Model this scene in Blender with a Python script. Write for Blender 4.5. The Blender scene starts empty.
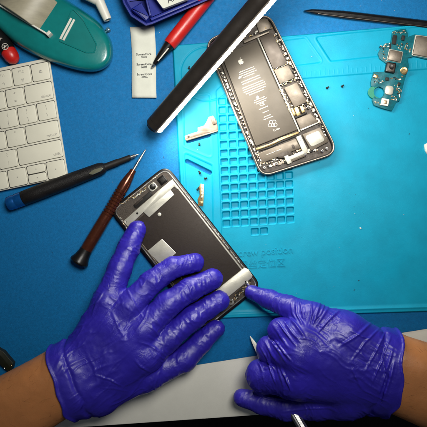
import bpy, bmesh, math, random
import numpy as np
from mathutils import Vector, Matrix
random.seed(7)
M = 0.001          # one photo pixel at desk level is one millimetre
H = 500.0          # camera height, mm
S = bpy.context.scene
COL = S.collection

def P(px, py, z=0.0):
    k = (H - z) / H
    return Vector(((px - 213.5) * k * M, (213.5 - py) * k * M, z * M))

# ------------------------------------------------------------------ materials
def ramp_node(nt, fac, stops):
    r = nt.nodes.new('ShaderNodeValToRGB')
    el = r.color_ramp.elements
    while len(el) < len(stops): el.new(0.5)
    for e, (p, c) in zip(el, stops):
        e.position = p; e.color = (*c, 1)
    nt.links.new(fac, r.inputs[0])
    return r

def mat(name, base, rough=0.5, metal=0.0, var=0.12, vscale=200, bump=0.0, bscale=800, coat=0.0,
        trans=0.0, rvar=0.08, emit=None, estr=0.0, spec=0.5, stretch=None, sheen=0.0, sss=0.0, alt=None):
    m = bpy.data.materials.new(name); m.use_nodes = True
    nt = m.node_tree; b = nt.nodes['Principled BSDF']
    b.inputs['Metallic'].default_value = metal
    b.inputs['Roughness'].default_value = rough
    b.inputs['Specular IOR Level'].default_value = spec
    b.inputs['Coat Weight'].default_value = coat
    b.inputs['Coat Roughness'].default_value = 0.25
    b.inputs['Transmission Weight'].default_value = trans
    if sss:
        b.inputs['Subsurface Weight'].default_value = sss
        b.inputs['Subsurface Radius'].default_value = (0.004, 0.0015, 0.0008)
        b.inputs['Subsurface Scale'].default_value = 1.0
    tc = nt.nodes.new('ShaderNodeTexCoord')
    mp = nt.nodes.new('ShaderNodeMapping')
    if stretch: mp.inputs['Scale'].default_value = stretch
    nt.links.new(tc.outputs['Object'], mp.inputs[0])
    n = nt.nodes.new('ShaderNodeTexNoise'); n.inputs['Scale'].default_value = vscale
    n.inputs['Detail'].default_value = 6; n.inputs['Roughness'].default_value = 0.65
    nt.links.new(mp.outputs[0], n.inputs['Vector'])
    lo = tuple(max(0, c * (1 - var)) for c in base)
    hi = alt if alt else tuple(min(1, c * (1 + var)) for c in base)
    r = ramp_node(nt, n.outputs['Fac'], [(0.3, lo), (0.7, hi)])
    nt.links.new(r.outputs[0], b.inputs['Base Color'])
    if rvar:
        mr = nt.nodes.new('ShaderNodeMapRange')
        mr.inputs['To Min'].default_value = max(0.02, rough - rvar); mr.inputs['To Max'].default_value = min(1, rough + rvar)
        n3 = nt.nodes.new('ShaderNodeTexNoise'); n3.inputs['Scale'].default_value = vscale * 0.45; n3.inputs['Detail'].default_value = 4
        nt.links.new(mp.outputs[0], n3.inputs['Vector'])
        mr.inputs['From Min'].default_value = 0.3; mr.inputs['From Max'].default_value = 0.7
        nt.links.new(n3.outputs['Fac'], mr.inputs['Value']); nt.links.new(mr.outputs[0], b.inputs['Roughness'])
    if bump:
        n2 = nt.nodes.new('ShaderNodeTexNoise'); n2.inputs['Scale'].default_value = bscale; n2.inputs['Detail'].default_value = 5
        nt.links.new(mp.outputs[0], n2.inputs['Vector'])
        bm = nt.nodes.new('ShaderNodeBump'); bm.inputs['Strength'].default_value = 1.0
        bm.inputs['Distance'].default_value = bump * M
        nt.links.new(n2.outputs['Fac'], bm.inputs['Height']); nt.links.new(bm.outputs[0], b.inputs['Normal'])
    if emit:
        b.inputs['Emission Color'].default_value = (*emit, 1); b.inputs['Emission Strength'].default_value = estr
    return m

MT = {}
def defmats():
    MT['desk'] = mat('white_laminate', (0.86, 0.85, 0.76), 0.4, var=0.06, vscale=25, bump=0.05, bscale=900)
    MT['blue'] = mat('blue_vinyl', (0.001, 0.145, 0.38), 0.7, var=0.16, vscale=500, bump=0.22, bscale=1300, spec=0.3)
    MT['cyan'] = mat('cyan_silicone', (0.0, 0.28, 0.44), 0.55, var=0.09, vscale=45, bump=0.06, bscale=1200, rvar=0.12, spec=0.22)
    MT['kwhite'] = mat('white_key_plastic', (0.72, 0.70, 0.58), 0.5, var=0.03, vscale=60)
    MT['kbody'] = mat('pale_aluminium', (0.70, 0.68, 0.58), 0.45, metal=0.15, var=0.04, vscale=100)
    MT['kdark'] = mat('key_gap_shade', (0.045, 0.043, 0.04), 0.7)
    MT['kink'] = mat('grey_legend', (0.30, 0.29, 0.26), 0.6)
    MT['teal'] = mat('teal_plastic', (0.003, 0.19, 0.185), 0.22, var=0.18, vscale=35, coat=0.6, bump=0.08, bscale=500, trans=0.12)
    MT['teal2'] = mat('teal_dark_plastic', (0.002, 0.15, 0.145), 0.5, var=0.1, vscale=60, spec=0.2)
    MT['beige'] = mat('beige_tape', (0.33, 0.30, 0.215), 0.42, var=0.18, vscale=50, stretch=(1, 3, 1))
    MT['white'] = mat('white_plastic', (0.66, 0.65, 0.58), 0.4, var=0.04)
    MT['paper'] = mat('paper', (0.62, 0.63, 0.55), 0.85, var=0.05, vscale=90, bump=0.15, bscale=300)
    MT['ink'] = mat('black_ink', (0.03, 0.03, 0.035), 0.7)
    MT['bin'] = mat('dark_blue_plastic', (0.008, 0.018, 0.21), 0.5, var=0.2, vscale=60)
    MT['red'] = mat('red_plastic', (0.50, 0.012, 0.008), 0.4, var=0.1, vscale=150, coat=0.15, bump=0.1, bscale=900)
    MT['black'] = mat('black_plastic', (0.006, 0.0055, 0.0055), 0.33, spec=0.35, var=0.25, bump=0.05)
    MT['knurl'] = mat('black_knurled_grip', (0.008, 0.007, 0.007), 0.5, spec=0.3, var=0.3, bump=0.3, bscale=1500)
    MT['blackm'] = mat('matte_black', (0.010, 0.009, 0.008), 0.6, spec=0.3, var=0.2)
    MT['lamp'] = mat('dark_bronze_aluminium', (0.022, 0.018, 0.015), 0.36, metal=0.2, var=0.12, vscale=150, bump=0.03)
    MT['led'] = mat('led_diffuser', (0.9, 0.9, 0.85), 0.5, emit=(1.0, 0.95, 0.84), estr=165.0, var=0.01)
    MT['steel'] = mat('steel', (0.62, 0.60, 0.56), 0.28, metal=1.0, var=0.1, vscale=300)
    MT['bsteel'] = mat('brushed_steel', (0.42, 0.42, 0.42), 0.38, metal=1.0, var=0.2, vscale=400, stretch=(1, 6, 1))
    MT['pale'] = mat('pale_metal_foil', (0.46, 0.45, 0.39), 0.42, metal=0.35, var=0.1, vscale=150, bump=0.05)
    MT['copper'] = mat('copper_anodised', (0.15, 0.042, 0.020), 0.2, metal=0.75, var=0.2, vscale=300, coat=0.3)
    MT['bluecap'] = mat('blue_anodised', (0.005, 0.10, 0.36), 0.3, metal=0.5, var=0.15, vscale=300)
    MT['glass'] = mat('grey_window', (0.13, 0.13, 0.09), 0.25)
    MT['batt'] = mat('battery_wrap', (0.095, 0.080, 0.062), 0.5, metal=0.12, var=0.08, vscale=90, bump=0.06, bscale=400, spec=0.45)
    MT['bprint'] = mat('battery_print', (0.55, 0.52, 0.46), 0.5)
    MT['frame'] = mat('champagne_frame', (0.26, 0.215, 0.175), 0.34, metal=0.75, var=0.12, vscale=200)
    MT['tray'] = mat('housing_tray', (0.045, 0.034, 0.026), 0.5, metal=0.3, var=0.3, vscale=500, bump=0.15)
    MT['shield'] = mat('shield_can', (0.13, 0.108, 0.084), 0.42, metal=0.5, var=0.1, vscale=250, bump=0.04)
    MT['shield2'] = mat('dark_shield', (0.075, 0.06, 0.048), 0.45, metal=0.4, var=0.12, vscale=250)
    MT['gold'] = mat('gold_contact', (0.42, 0.31, 0.15), 0.3, metal=0.8, var=0.15, vscale=500)
    MT['bronze'] = mat('bronze_bits', (0.30, 0.22, 0.14), 0.35, metal=0.7, var=0.25, vscale=600)
    MT['dplate'] = mat('display_plate', (0.028, 0.021, 0.017), 0.55, metal=0.1, var=0.12, vscale=900, bump=0.05, spec=0.3)
    MT['pcb'] = mat('teal_circuit_board', (0.001, 0.105, 0.135), 0.45, spec=0.3, var=0.3, vscale=350, bump=0.08, bscale=900)
    MT['pcbg'] = mat('green_edge', (0.004, 0.20, 0.12), 0.4)
    MT['glove'] = g = mat('blue_nitrile', (0.022, 0.013, 0.33), 0.41, var=0.16, vscale=45, bump=0.10, bscale=500, rvar=0.10, coat=0.0, spec=0.6)
    # fine irregular crinkles of thin stretched rubber
    nt = g.node_tree; b0 = [n for n in nt.nodes if n.type == 'BUMP'][0]; mp = [n for n in nt.nodes if n.type == 'MAPPING'][0]
    prev = b0
    for sc, dist, amt in ((75, 1.6, 0.085), (190, 1.5, 0.03)):
        n = nt.nodes.new('ShaderNodeTexNoise'); n.inputs['Scale'].default_value = sc; n.inputs['Distortion'].default_value = dist; n.inputs['Detail'].default_value = 2
        nt.links.new(mp.outputs[0], n.inputs['Vector'])
        a1 = nt.nodes.new('ShaderNodeMath'); a1.operation = 'SUBTRACT'; a1.inputs[1].default_value = 0.5; nt.links.new(n.outputs['Fac'], a1.inputs[0])
        a2 = nt.nodes.new('ShaderNodeMath'); a2.operation = 'ABSOLUTE'; nt.links.new(a1.outputs[0], a2.inputs[0])
        a3 = nt.nodes.new('ShaderNodeMapRange'); a3.inputs['From Min'].default_value = 0.0; a3.inputs['From Max'].default_value = 0.09
        a3.inputs['To Min'].default_value = 1; a3.inputs['To Max'].default_value = 0; a3.interpolation_type = 'SMOOTHSTEP'; nt.links.new(a2.outputs[0], a3.inputs['Value'])
        bb = nt.nodes.new('ShaderNodeBump'); bb.inputs['Strength'].default_value = 1; bb.inputs['Distance'].default_value = amt * M
        pn = nt.nodes.new('ShaderNodeTexNoise'); pn.inputs['Scale'].default_value = 28 + sc * .1; pn.inputs['Detail'].default_value = 1; nt.links.new(mp.outputs[0], pn.inputs['Vector'])
        pr_ = nt.nodes.new('ShaderNodeMapRange'); pr_.inputs['From Min'].default_value = .46; pr_.inputs['From Max'].default_value = .66; nt.links.new(pn.outputs['Fac'], pr_.inputs['Value'])
        mu = nt.nodes.new('ShaderNodeMath'); mu.operation = 'MULTIPLY'; nt.links.new(a3.outputs[0], mu.inputs[0]); nt.links.new(pr_.outputs[0], mu.inputs[1])
        nt.links.new(mu.outputs[0], bb.inputs['Height']); nt.links.new(prev.outputs[0], bb.inputs['Normal']); prev = bb
    nt.links.new(prev.outputs[0], nt.nodes['Principled BSDF'].inputs['Normal'])
    MT['skin'] = mat('skin', (0.46, 0.185, 0.062), 0.46, var=0.10, vscale=35, bump=0.12, bscale=900, sss=0.2)
    MT['bracket'] = mat('stamped_nickel', (0.13, 0.10, 0.075), 0.36, metal=0.5, var=0.15, vscale=250)
    MT['lamptrim'] = mat('lamp_trim', (0.20, 0.17, 0.14), 0.35, metal=0.6)
    MT['hair'] = mat('dark_hair', (0.09, 0.040, 0.018), 0.5)
    MT['dust'] = mat('dust', (0.45, 0.46, 0.42), 0.9)
    MT['floor'] = mat('dark_floor', (0.006, 0.005, 0.005), 0.8)
    MT['clip'] = mat('dark_olive_plastic', (0.012, 0.014, 0.007), 0.4)
    MT['clear'] = mat('clear_bead', (0.1, 0.25, 0.35), 0.1, trans=0.5)
defmats()

# ------------------------------------------------------------------ object helpers
def thing(name, label, cat, px, py, z=0.0, group=None):
    o = bpy.data.objects.new(name, None); COL.objects.link(o)
    o.empty_display_size = 0.01
    o.location = P(px, py, z); o['label'] = label; o['category'] = cat
    if group: o['group'] = group
    return o

def tag(o, label, cat, group=None):
    o['label'] = label; o['category'] = cat
    if group: o['group'] = group
    return o

def link(name, me, parent=None, label=None, smooth=False):
    o = bpy.data.objects.new(name, me); COL.objects.link(o)
    if parent is not None:
        o.parent = parent
        if parent.type == 'EMPTY': o.location = -parent.location
    if label: o['label'] = label
    if smooth:
        for p in me.polygons: p.use_smooth = True
    return o

def from_bm(name, bm, mats, parent=None, label=None, smooth=False):
    bmesh.ops.recalc_face_normals(bm, faces=bm.faces)
    me = bpy.data.meshes.new(name); bm.to_mesh(me); bm.free()
    for m in (mats if isinstance(mats, (list, tuple)) else [mats]): me.materials.append(MT[m])
    o = link(name, me, parent, label, smooth)
    return o

def autosmooth(o, ang=35):
    me = o.data
    for p in me.polygons: p.use_smooth = True
    try: me.set_sharp_from_angle(angle=math.radians(ang))
    except Exception: pass
    return o

def round_poly(pts, r, seg=5):
    n = len(pts); out = []
    rr = r if isinstance(r, (list, tuple)) else [r] * n
    for i in range(n):
        p = Vector(pts[i]); a = Vector(pts[i - 1]) - p; b = Vector(pts[(i + 1) % n]) - p
        q = min(rr[i], a.length * 0.49, b.length * 0.49)
        if q <= 0.01: out.append((p.x, p.y)); continue
        ang = a.angle(b); tl = min(q / math.tan(ang / 2), a.length * .49, b.length * .49)
        A = p + a.normalized() * tl; B = p + b.normalized() * tl
        for k in range(seg + 1):
            t = k / seg
            c = A.lerp(p, t).lerp(p.lerp(B, t), t)
            out.append((c.x, c.y))
    return out

def offset_poly(pts, d):
    """inset (d>0) a polygon in px space"""
    n = len(pts); out = []
    area = sum(pts[i][0] * pts[(i + 1) % n][1] - pts[(i + 1) % n][0] * pts[i][1] for i in range(n))
    s = 1 if area > 0 else -1
    for i in range(n):
        p0 = Vector(pts[i - 1]); p1 = Vector(pts[i]); p2 = Vector(pts[(i + 1) % n])
        e1 = (p1 - p0); e2 = (p2 - p1)
        if e1.length < 1e-6 or e2.length < 1e-6: out.append(tuple(p1)); continue
        e1.normalize(); e2.normalize()
        n1 = Vector((-e1.y, e1.x)) * s; n2 = Vector((-e2.y, e2.x)) * s
        m = n1 + n2
        if m.length < 1e-6: out.append(tuple(p1 + n1 * d)); continue
        m.normalize(); c = max(0.35, m.dot(n1))
        q = p1 + m * (d / c); out.append((q.x, q.y))
    return out

def add_slab(bm, pts, z0, z1, bev=0.0, mi=0):
    b = min(bev, (z1 - z0) * 0.9)
    rows = []
    if b > 0:
        lv = [(pts, z0), (pts, z1 - b), (offset_poly(pts, b * 0.3), z1 - b * 0.3), (offset_poly(pts, b), z1)]
    else: lv = [(pts, z0), (pts, z1)]
    for pp, z in lv:
        k = (H - z1) / (H - z)
        # keep walls vertical in the world: map with the top height, then set z
        rows.append([bm.verts.new((*P(x, y, z1).xy, z * M)) for x, y in pp])
    n = len(pts)
    for a, c in zip(rows, rows[1:]):
        for i in range(n):
            f = bm.faces.new((a[i], a[(i + 1) % n], c[(i + 1) % n], c[i])); f.material_index = mi
    f = bm.faces.new(rows[-1]); f.material_index = mi
    f = bm.faces.new(rows[0][::-1]); f.material_index = mi

def slab(name, pts, z0, z1, m, parent=None, bev=0.3, r=0.0, label=None, seg=4):
    bm = bmesh.new()
    if r: pts = round_poly(pts, r, seg)
    add_slab(bm, pts, z0, z1, bev)
    o = from_bm(name, bm, m, parent, label)
    return autosmooth(o, 40)

def loft(name, levels, m, parent=None, label=None, close=True, smooth=True, ang=40):
    """levels: list of (px-points, z); first and last are capped"""
    bm = bmesh.new(); rows = []
    for pts, z in levels: rows.append([bm.verts.new(P(x, y, z)) for x, y in pts])
    n = len(rows[0])
    for a, c in zip(rows, rows[1:]):
        for i in range(n): bm.faces.new((a[i], a[(i + 1) % n], c[(i + 1) % n], c[i]))
    if close: bm.faces.new(rows[-1]); bm.faces.new(rows[0][::-1])
    o = from_bm(name, bm, m, parent, label)
    if smooth: autosmooth(o, ang)
    return o

def ring(name, outer, inner, z0, z1, m, parent=None, bev=0.5):
    bm = bmesh.new()
    o2 = offset_poly(outer, bev); i2 = offset_poly(inner, -bev * 0.5)
    lv = [(inner, z0), (outer, z0), (outer, z1 - bev), (o2, z1), (i2, z1), (inner, z1 - bev * .5)]
    rows = [[bm.verts.new((*P(x, y, z1).xy, z * M)) for x, y in pts] for pts, z in lv]
    n = len(outer); rows.append(rows[0])
    for a, c in zip(rows, rows[1:]):
        for i in range(n): bm.faces.new((a[i], a[(i + 1) % n], c[(i + 1) % n], c[i]))
    return autosmooth(from_bm(name, bm, m, parent), 40)

def add_lathe(bm, A, B, prof, seg=24, mi=0):
    """profile of (t, r_mm) along A->B (world vectors); t in 0..1"""
    ax = (B - A); L = ax.length; d = ax.normalized()
    up = Vector((0, 0, 1)) if abs(d.z) < 0.9 else Vector((1, 0, 0))
    u = d.cross(up).normalized(); v = d.cross(u).normalized(); rows = []
    for t, r in prof:
        c = A + ax * t
        rows.append([bm.verts.new(c + (u * math.cos(2 * math.pi * k / seg) + v * math.sin(2 * math.pi * k / seg)) * max(r, 0.01) * M) for k in range(seg)])
    for a, c in zip(rows, rows[1:]):
        for i in range(seg):
            f = bm.faces.new((a[i], a[(i + 1) % seg], c[(i + 1) % seg], c[i])); f.material_index = mi
    bm.faces.new(rows[0]).material_index = mi; bm.faces.new(rows[-1]).material_index = mi

def lathe(name, A, B, prof, m, parent=None, seg=24, ang=40, label=None):
    bm = bmesh.new(); add_lathe(bm, A, B, prof, seg)
    return autosmooth(from_bm(name, bm, m, parent, label), ang)

def quad(c, w, h, ang):
    """rectangle in px: centre, width, height, rotation degrees (clockwise on screen)"""
    a = math.radians(ang); u = (math.cos(a), math.sin(a)); v = (-math.sin(a), math.cos(a))
    return [(c[0] + u[0] * x * w / 2 + v[0] * y * h / 2, c[1] + u[1] * x * w / 2 + v[1] * y * h / 2) for x, y in ((-1, -1), (1, -1), (1, 1), (-1, 1))]

def circ(c, r, n=20):
    return [(c[0] + r * math.cos(2 * math.pi * k / n), c[1] + r * math.sin(2 * math.pi * k / n)) for k in range(n)]

def text_into(bm, body, c, size, ang, z, mi=0, extr=0.05, align='CENTER', bold=0.0):
    cu = bpy.data.curves.new('lettering', 'FONT'); cu.body = body; cu.size = size; cu.align_x = align; cu.align_y = 'CENTER'
    cu.extrude = extr; cu.resolution_u = 3; cu.offset = bold
    ob = bpy.data.objects.new('lettering', cu); COL.objects.link(ob)
    bpy.context.view_layer.update()
    me = bpy.data.meshes.new_from_object(ob.evaluated_get(bpy.context.evaluated_depsgraph_get()))
    bpy.data.objects.remove(ob); bpy.data.curves.remove(cu)
    a = math.radians(-ang); n0 = len(bm.verts)
    for v in me.vertices:
        x, y, zz = v.co
        px = c[0] + x * math.cos(a) - y * math.sin(a); py = c[1] - (x * math.sin(a) + y * math.cos(a))
        w = P(px, py, z); v.co = (w.x, w.y, (z + zz) * M)
    for p in me.polygons: p.material_index = mi
    nf = len(bm.faces); bm.from_mesh(me); bm.faces.ensure_lookup_table()
    for f in bm.faces[nf:]: f.material_index = mi
    bpy.data.meshes.remove(me)

def bits(name, zone, n, z, mats, parent, ang=25, smin_=0.6, smax_=2.2, hh=(0.3, 1.2), label=None):
    """many tiny components as one part: boxes and pads along a zone ((x0,y0),(x1,y1),width)"""
    (x0, y0), (x1, y1), w = zone
    L = math.hypot(x1 - x0, y1 - y0); ux, uy = (x1 - x0) / L, (y1 - y0) / L
    bm = bmesh.new()
    for i in range(n):
        t = (i + random.random() * 0.8) / n * L; s = (random.random() - .5) * w
        c = (x0 + ux * t - uy * s, y0 + uy * t + ux * s)
        a = math.degrees(math.atan2(uy, ux)) + random.choice((0, 0, 0, 90, random.uniform(-20, 20)))
        add_slab(bm, quad(c, random.uniform(smin_, smax_), random.uniform(smin_, smax_ * .7), a), z - 0.2, z + random.uniform(*hh), 0.12, random.randrange(len(mats)))
    return from_bm(name, bm, mats, parent, label)

def screw_head(name, c, r, z, parent, m='steel'):
    bm = bmesh.new()
    add_lathe(bm, P(*c, z), P(*c, z + 0.9), [(0, r), (0.7, r), (1, r * .75)], 14)
    add_slab(bm, quad(c, r * 1.1, r * .3, 30), z + 0.9, z + 0.95, 0, 1); add_slab(bm, quad(c, r * .3, r * 1.1, 30), z + 0.9, z + 0.96, 0, 1)
    return autosmooth(from_bm(name, bm, [m, 'blackm'], parent))

# ------------------------------------------------------------------ numpy: noise, SDF, surface nets
def _h(ix, iy, iz, seed):
    n = (ix * 374761393 + iy * 668265263 + iz * 2147483647 + seed * 1274126177) & 0xffffffff
    n = ((n ^ (n >> 13)) * 1274126177) & 0xffffffff
    return ((n ^ (n >> 16)) & 0xffff) / 65535.0
def vnoise(p, seed=0):
    p = np.asarray(p, dtype=np.float64); f = np.floor(p).astype(np.int64); t = p - f; t = t * t * (3 - 2 * t)
    r = 0
    for dx in (0, 1):
        for dy in (0, 1):
            for dz in (0, 1):
                w = (t[:, 0] if dx else 1 - t[:, 0]) * (t[:, 1] if dy else 1 - t[:, 1]) * (t[:, 2] if dz else 1 - t[:, 2])
                r = r + w * _h(f[:, 0] + dx, f[:, 1] + dy, f[:, 2] + dz, seed)
    return r
def smin(a, b, k):
    h = np.maximum(k - np.abs(a - b), 0) / k
    return np.minimum(a, b) - h * h * k * 0.25

class Field:
    def __init__(s, lo, hi, st):
        s.lo = np.array(lo, float); s.st = st
        s.n = (np.ceil((np.array(hi) - s.lo) / st)).astype(int) + 1
        s.ax = [s.lo[i] + st * np.arange(s.n[i]) for i in range(3)]
        s.g = np.meshgrid(*s.ax, indexing='ij', sparse=True)
    def new(s): return np.full(s.n, 60.0, dtype=np.float32)
    def capsule(s, vol, a, b, ra, rb, k, pad=14):
        R = max(ra, rb) + pad
        i0 = np.maximum(((np.minimum(a, b) - R - s.lo) / s.st).astype(int), 0)
        i1 = np.minimum(((np.maximum(a, b) + R - s.lo) / s.st).astype(int) + 2, s.n)
        if (i1 <= i0).any(): return
        sl = tuple(slice(i0[i], i1[i]) for i in range(3))
        X, Y, Z = [s.ax[i][sl[i]] for i in range(3)]
        X = X[:, None, None]; Y = Y[None, :, None]; Z = Z[None, None, :]
        ab = b - a; L2 = float((ab * ab).sum()) + 1e-9
        t = np.clip(((X - a[0]) * ab[0] + (Y - a[1]) * ab[1] + (Z - a[2]) * ab[2]) / L2, 0, 1)
        d = np.sqrt((X - a[0] - t * ab[0]) ** 2 + (Y - a[1] - t * ab[1]) ** 2 + (Z - a[2] - t * ab[2]) ** 2) - (ra + (rb - ra) * t)
        vol[sl] = smin(vol[sl], d.astype(np.float32), k)

def surface_nets(vol, lo, st):
    ins = vol < 0
    c = [ins[x:ins.shape[0] - 1 + x, y:ins.shape[1] - 1 + y, z:ins.shape[2] - 1 + z] for x in (0, 1) for y in (0, 1) for z in (0, 1)]
    cnt = sum(q.astype(np.int8) for q in c)
    act = (cnt > 0) & (cnt < 8)
    idx = np.argwhere(act); num = len(idx)
    lut = -np.ones(act.shape, dtype=np.int64); lut[act] = np.arange(num)
    pos = np.zeros((num, 3)); w = np.zeros(num)
    corner = [(x, y, z) for x in (0, 1) for y in (0, 1) for z in (0, 1)]
    for i in range(8):
        for ax in range(3):
            if corner[i][ax]: continue
            j = list(corner[i]); j[ax] = 1; A = idx + corner[i]; B = idx + j
            va = vol[A[:, 0], A[:, 1], A[:, 2]]; vb = vol[B[:, 0], B[:, 1], B[:, 2]]
            m = (va < 0) != (vb < 0); t = np.zeros(num); t[m] = va[m] / (va[m] - vb[m])
            q = np.array(corner[i], float)[None].repeat(num, 0); q[:, ax] = t
            pos[m] += q[m]; w[m] += 1
    pos = pos / w[:, None] + idx
    V = pos * st + lo; faces = []
    for ax in range(3):
        o = [0, 1, 2]; o.remove(ax); b, cx = o
        sl0 = [slice(None)] * 3; sl1 = [slice(None)] * 3; sl0[ax] = slice(0, -1); sl1[ax] = slice(1, None)
        A = ins[tuple(sl0)]; B = ins[tuple(sl1)]
        e = np.argwhere(A != B)
        e = e[(e[:, b] > 0) & (e[:, cx] > 0) & (e[:, b] < ins.shape[b] - 1) & (e[:, cx] < ins.shape[cx] - 1)]
        def L(db, dc):
            q = e.copy(); q[:, b] -= db; q[:, cx] -= dc; return lut[q[:, 0], q[:, 1], q[:, 2]]
        f = np.stack([L(1, 1), L(0, 1), L(0, 0), L(1, 0)], 1)
        flip = A[e[:, 0], e[:, 1], e[:, 2]] ^ (ax == 1)
        f[~flip] = f[~flip][:, ::-1]
        faces.append(f)
    return V, np.concatenate(faces)

def np_mesh(name, V, F, m):
    me = bpy.data.meshes.new(name); me.vertices.add(len(V)); me.vertices.foreach_set('co', np.asarray(V, dtype=np.float32).ravel())
    me.loops.add(F.size); me.loops.foreach_set('vertex_index', F.ravel().astype(np.int32))
    me.polygons.add(len(F)); me.polygons.foreach_set('loop_start', np.arange(0, F.size, F.shape[1], dtype=np.int32))
    me.polygons.foreach_set('use_smooth', np.ones(len(F), dtype=bool))
    me.update(calc_edges=True); me.validate(); me.materials.append(MT[m]); return me

def normals(V, F):
    n = np.cross(V[F[:, 2]] - V[F[:, 0]], V[F[:, 3]] - V[F[:, 1]]); out = np.zeros_like(V)
    for k in range(4):
        for c in range(3): out[:, c] += np.bincount(F[:, k], n[:, c], len(V))
    return out / (np.linalg.norm(out, axis=1)[:, None] + 1e-12)

def smooth_mesh(V, F, it=2):
    for _ in range(it):
        acc = np.zeros_like(V); cnt = np.zeros(len(V))
        for k in range(4):
            a = F[:, k]; b = F[:, (k + 1) % 4]
            for c in range(3): acc[:, c] += np.bincount(a, V[b, c], len(V)) + np.bincount(b, V[a, c], len(V))
            cnt += np.bincount(a, minlength=len(V)) + np.bincount(b, minlength=len(V))
        V = V * 0.5 + acc / np.maximum(cnt, 1)[:, None] * 0.5
    return V

def polysd(X, Y, pts, r=0):
    """signed distance (negative inside) to polygon, arrays"""
    d = np.full(X.shape, 1e9); s = np.ones(X.shape); n = len(pts)
    for i in range(n):
        x0, y0 = pts[i]; x1, y1 = pts[i - 1]; ex, ey = x1 - x0, y1 - y0
        wx, wy = X - x0, Y - y0; t = np.clip((wx * ex + wy * ey) / (ex * ex + ey * ey), 0, 1)
        d = np.minimum(d, (wx - ex * t) ** 2 + (wy - ey * t) ** 2)
        c1 = Y >= y0; c2 = Y < y1; c3 = ex * wy > ey * wx
        fl = (c1 & c2 & c3) | (~c1 & ~c2 & ~c3); s = np.where(fl, -s, s)
    return s * np.sqrt(d) - r
def sst(a, b, x):
    t = np.clip((x - a) / (b - a), 0, 1); return t * t * (3 - 2 * t)
def segd(X, Y, a, b):
    ex, ey = b[0] - a[0], b[1] - a[1]; t = np.clip(((X - a[0]) * ex + (Y - a[1]) * ey) / (ex * ex + ey * ey + 1e-9), 0, 1)
    return np.hypot(X - a[0] - ex * t, Y - a[1] - ey * t), t

# ------------------------------------------------------------------ setting
def build_setting():
    fl = slab('floor', [(-900, -900), (1400, -900), (1400, 1400), (-900, 1400)], -640, -600, 'floor', bev=0)
    fl['kind'] = 'structure'
    dk = thing('desk', 'white laminate desk top carrying the blue mat', 'desk', 213, 213, -20)
    edge = [(-500, 464), (90, 427), (265, 415), (480, 399), (900, 372), (900, -500), (-500, -500)]
    slab('desk_top', edge, -24, 0, 'desk', dk, bev=1.5)
    mt = slab('work_mat', [(-400, 459), (210, 363), (427, 329), (800, 271), (800, -400), (-400, -400)], 0.0, 0.8, 'blue', bev=0.5)
    tag(mt, 'large dark blue textured mat covering the desk under everything', 'mat')

CELLS = []
for j in range(15):
    for i in range(8):
        CELLS.append((222.3 + 0.30 * j + 9.12 * i, 101.5 + 8.73 * j - 0.60 * i + (0.035 * j * (j - 14)) * 0.3))
CELLS += [(254.8, 231.8), (264.0, 231.2)]

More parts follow.
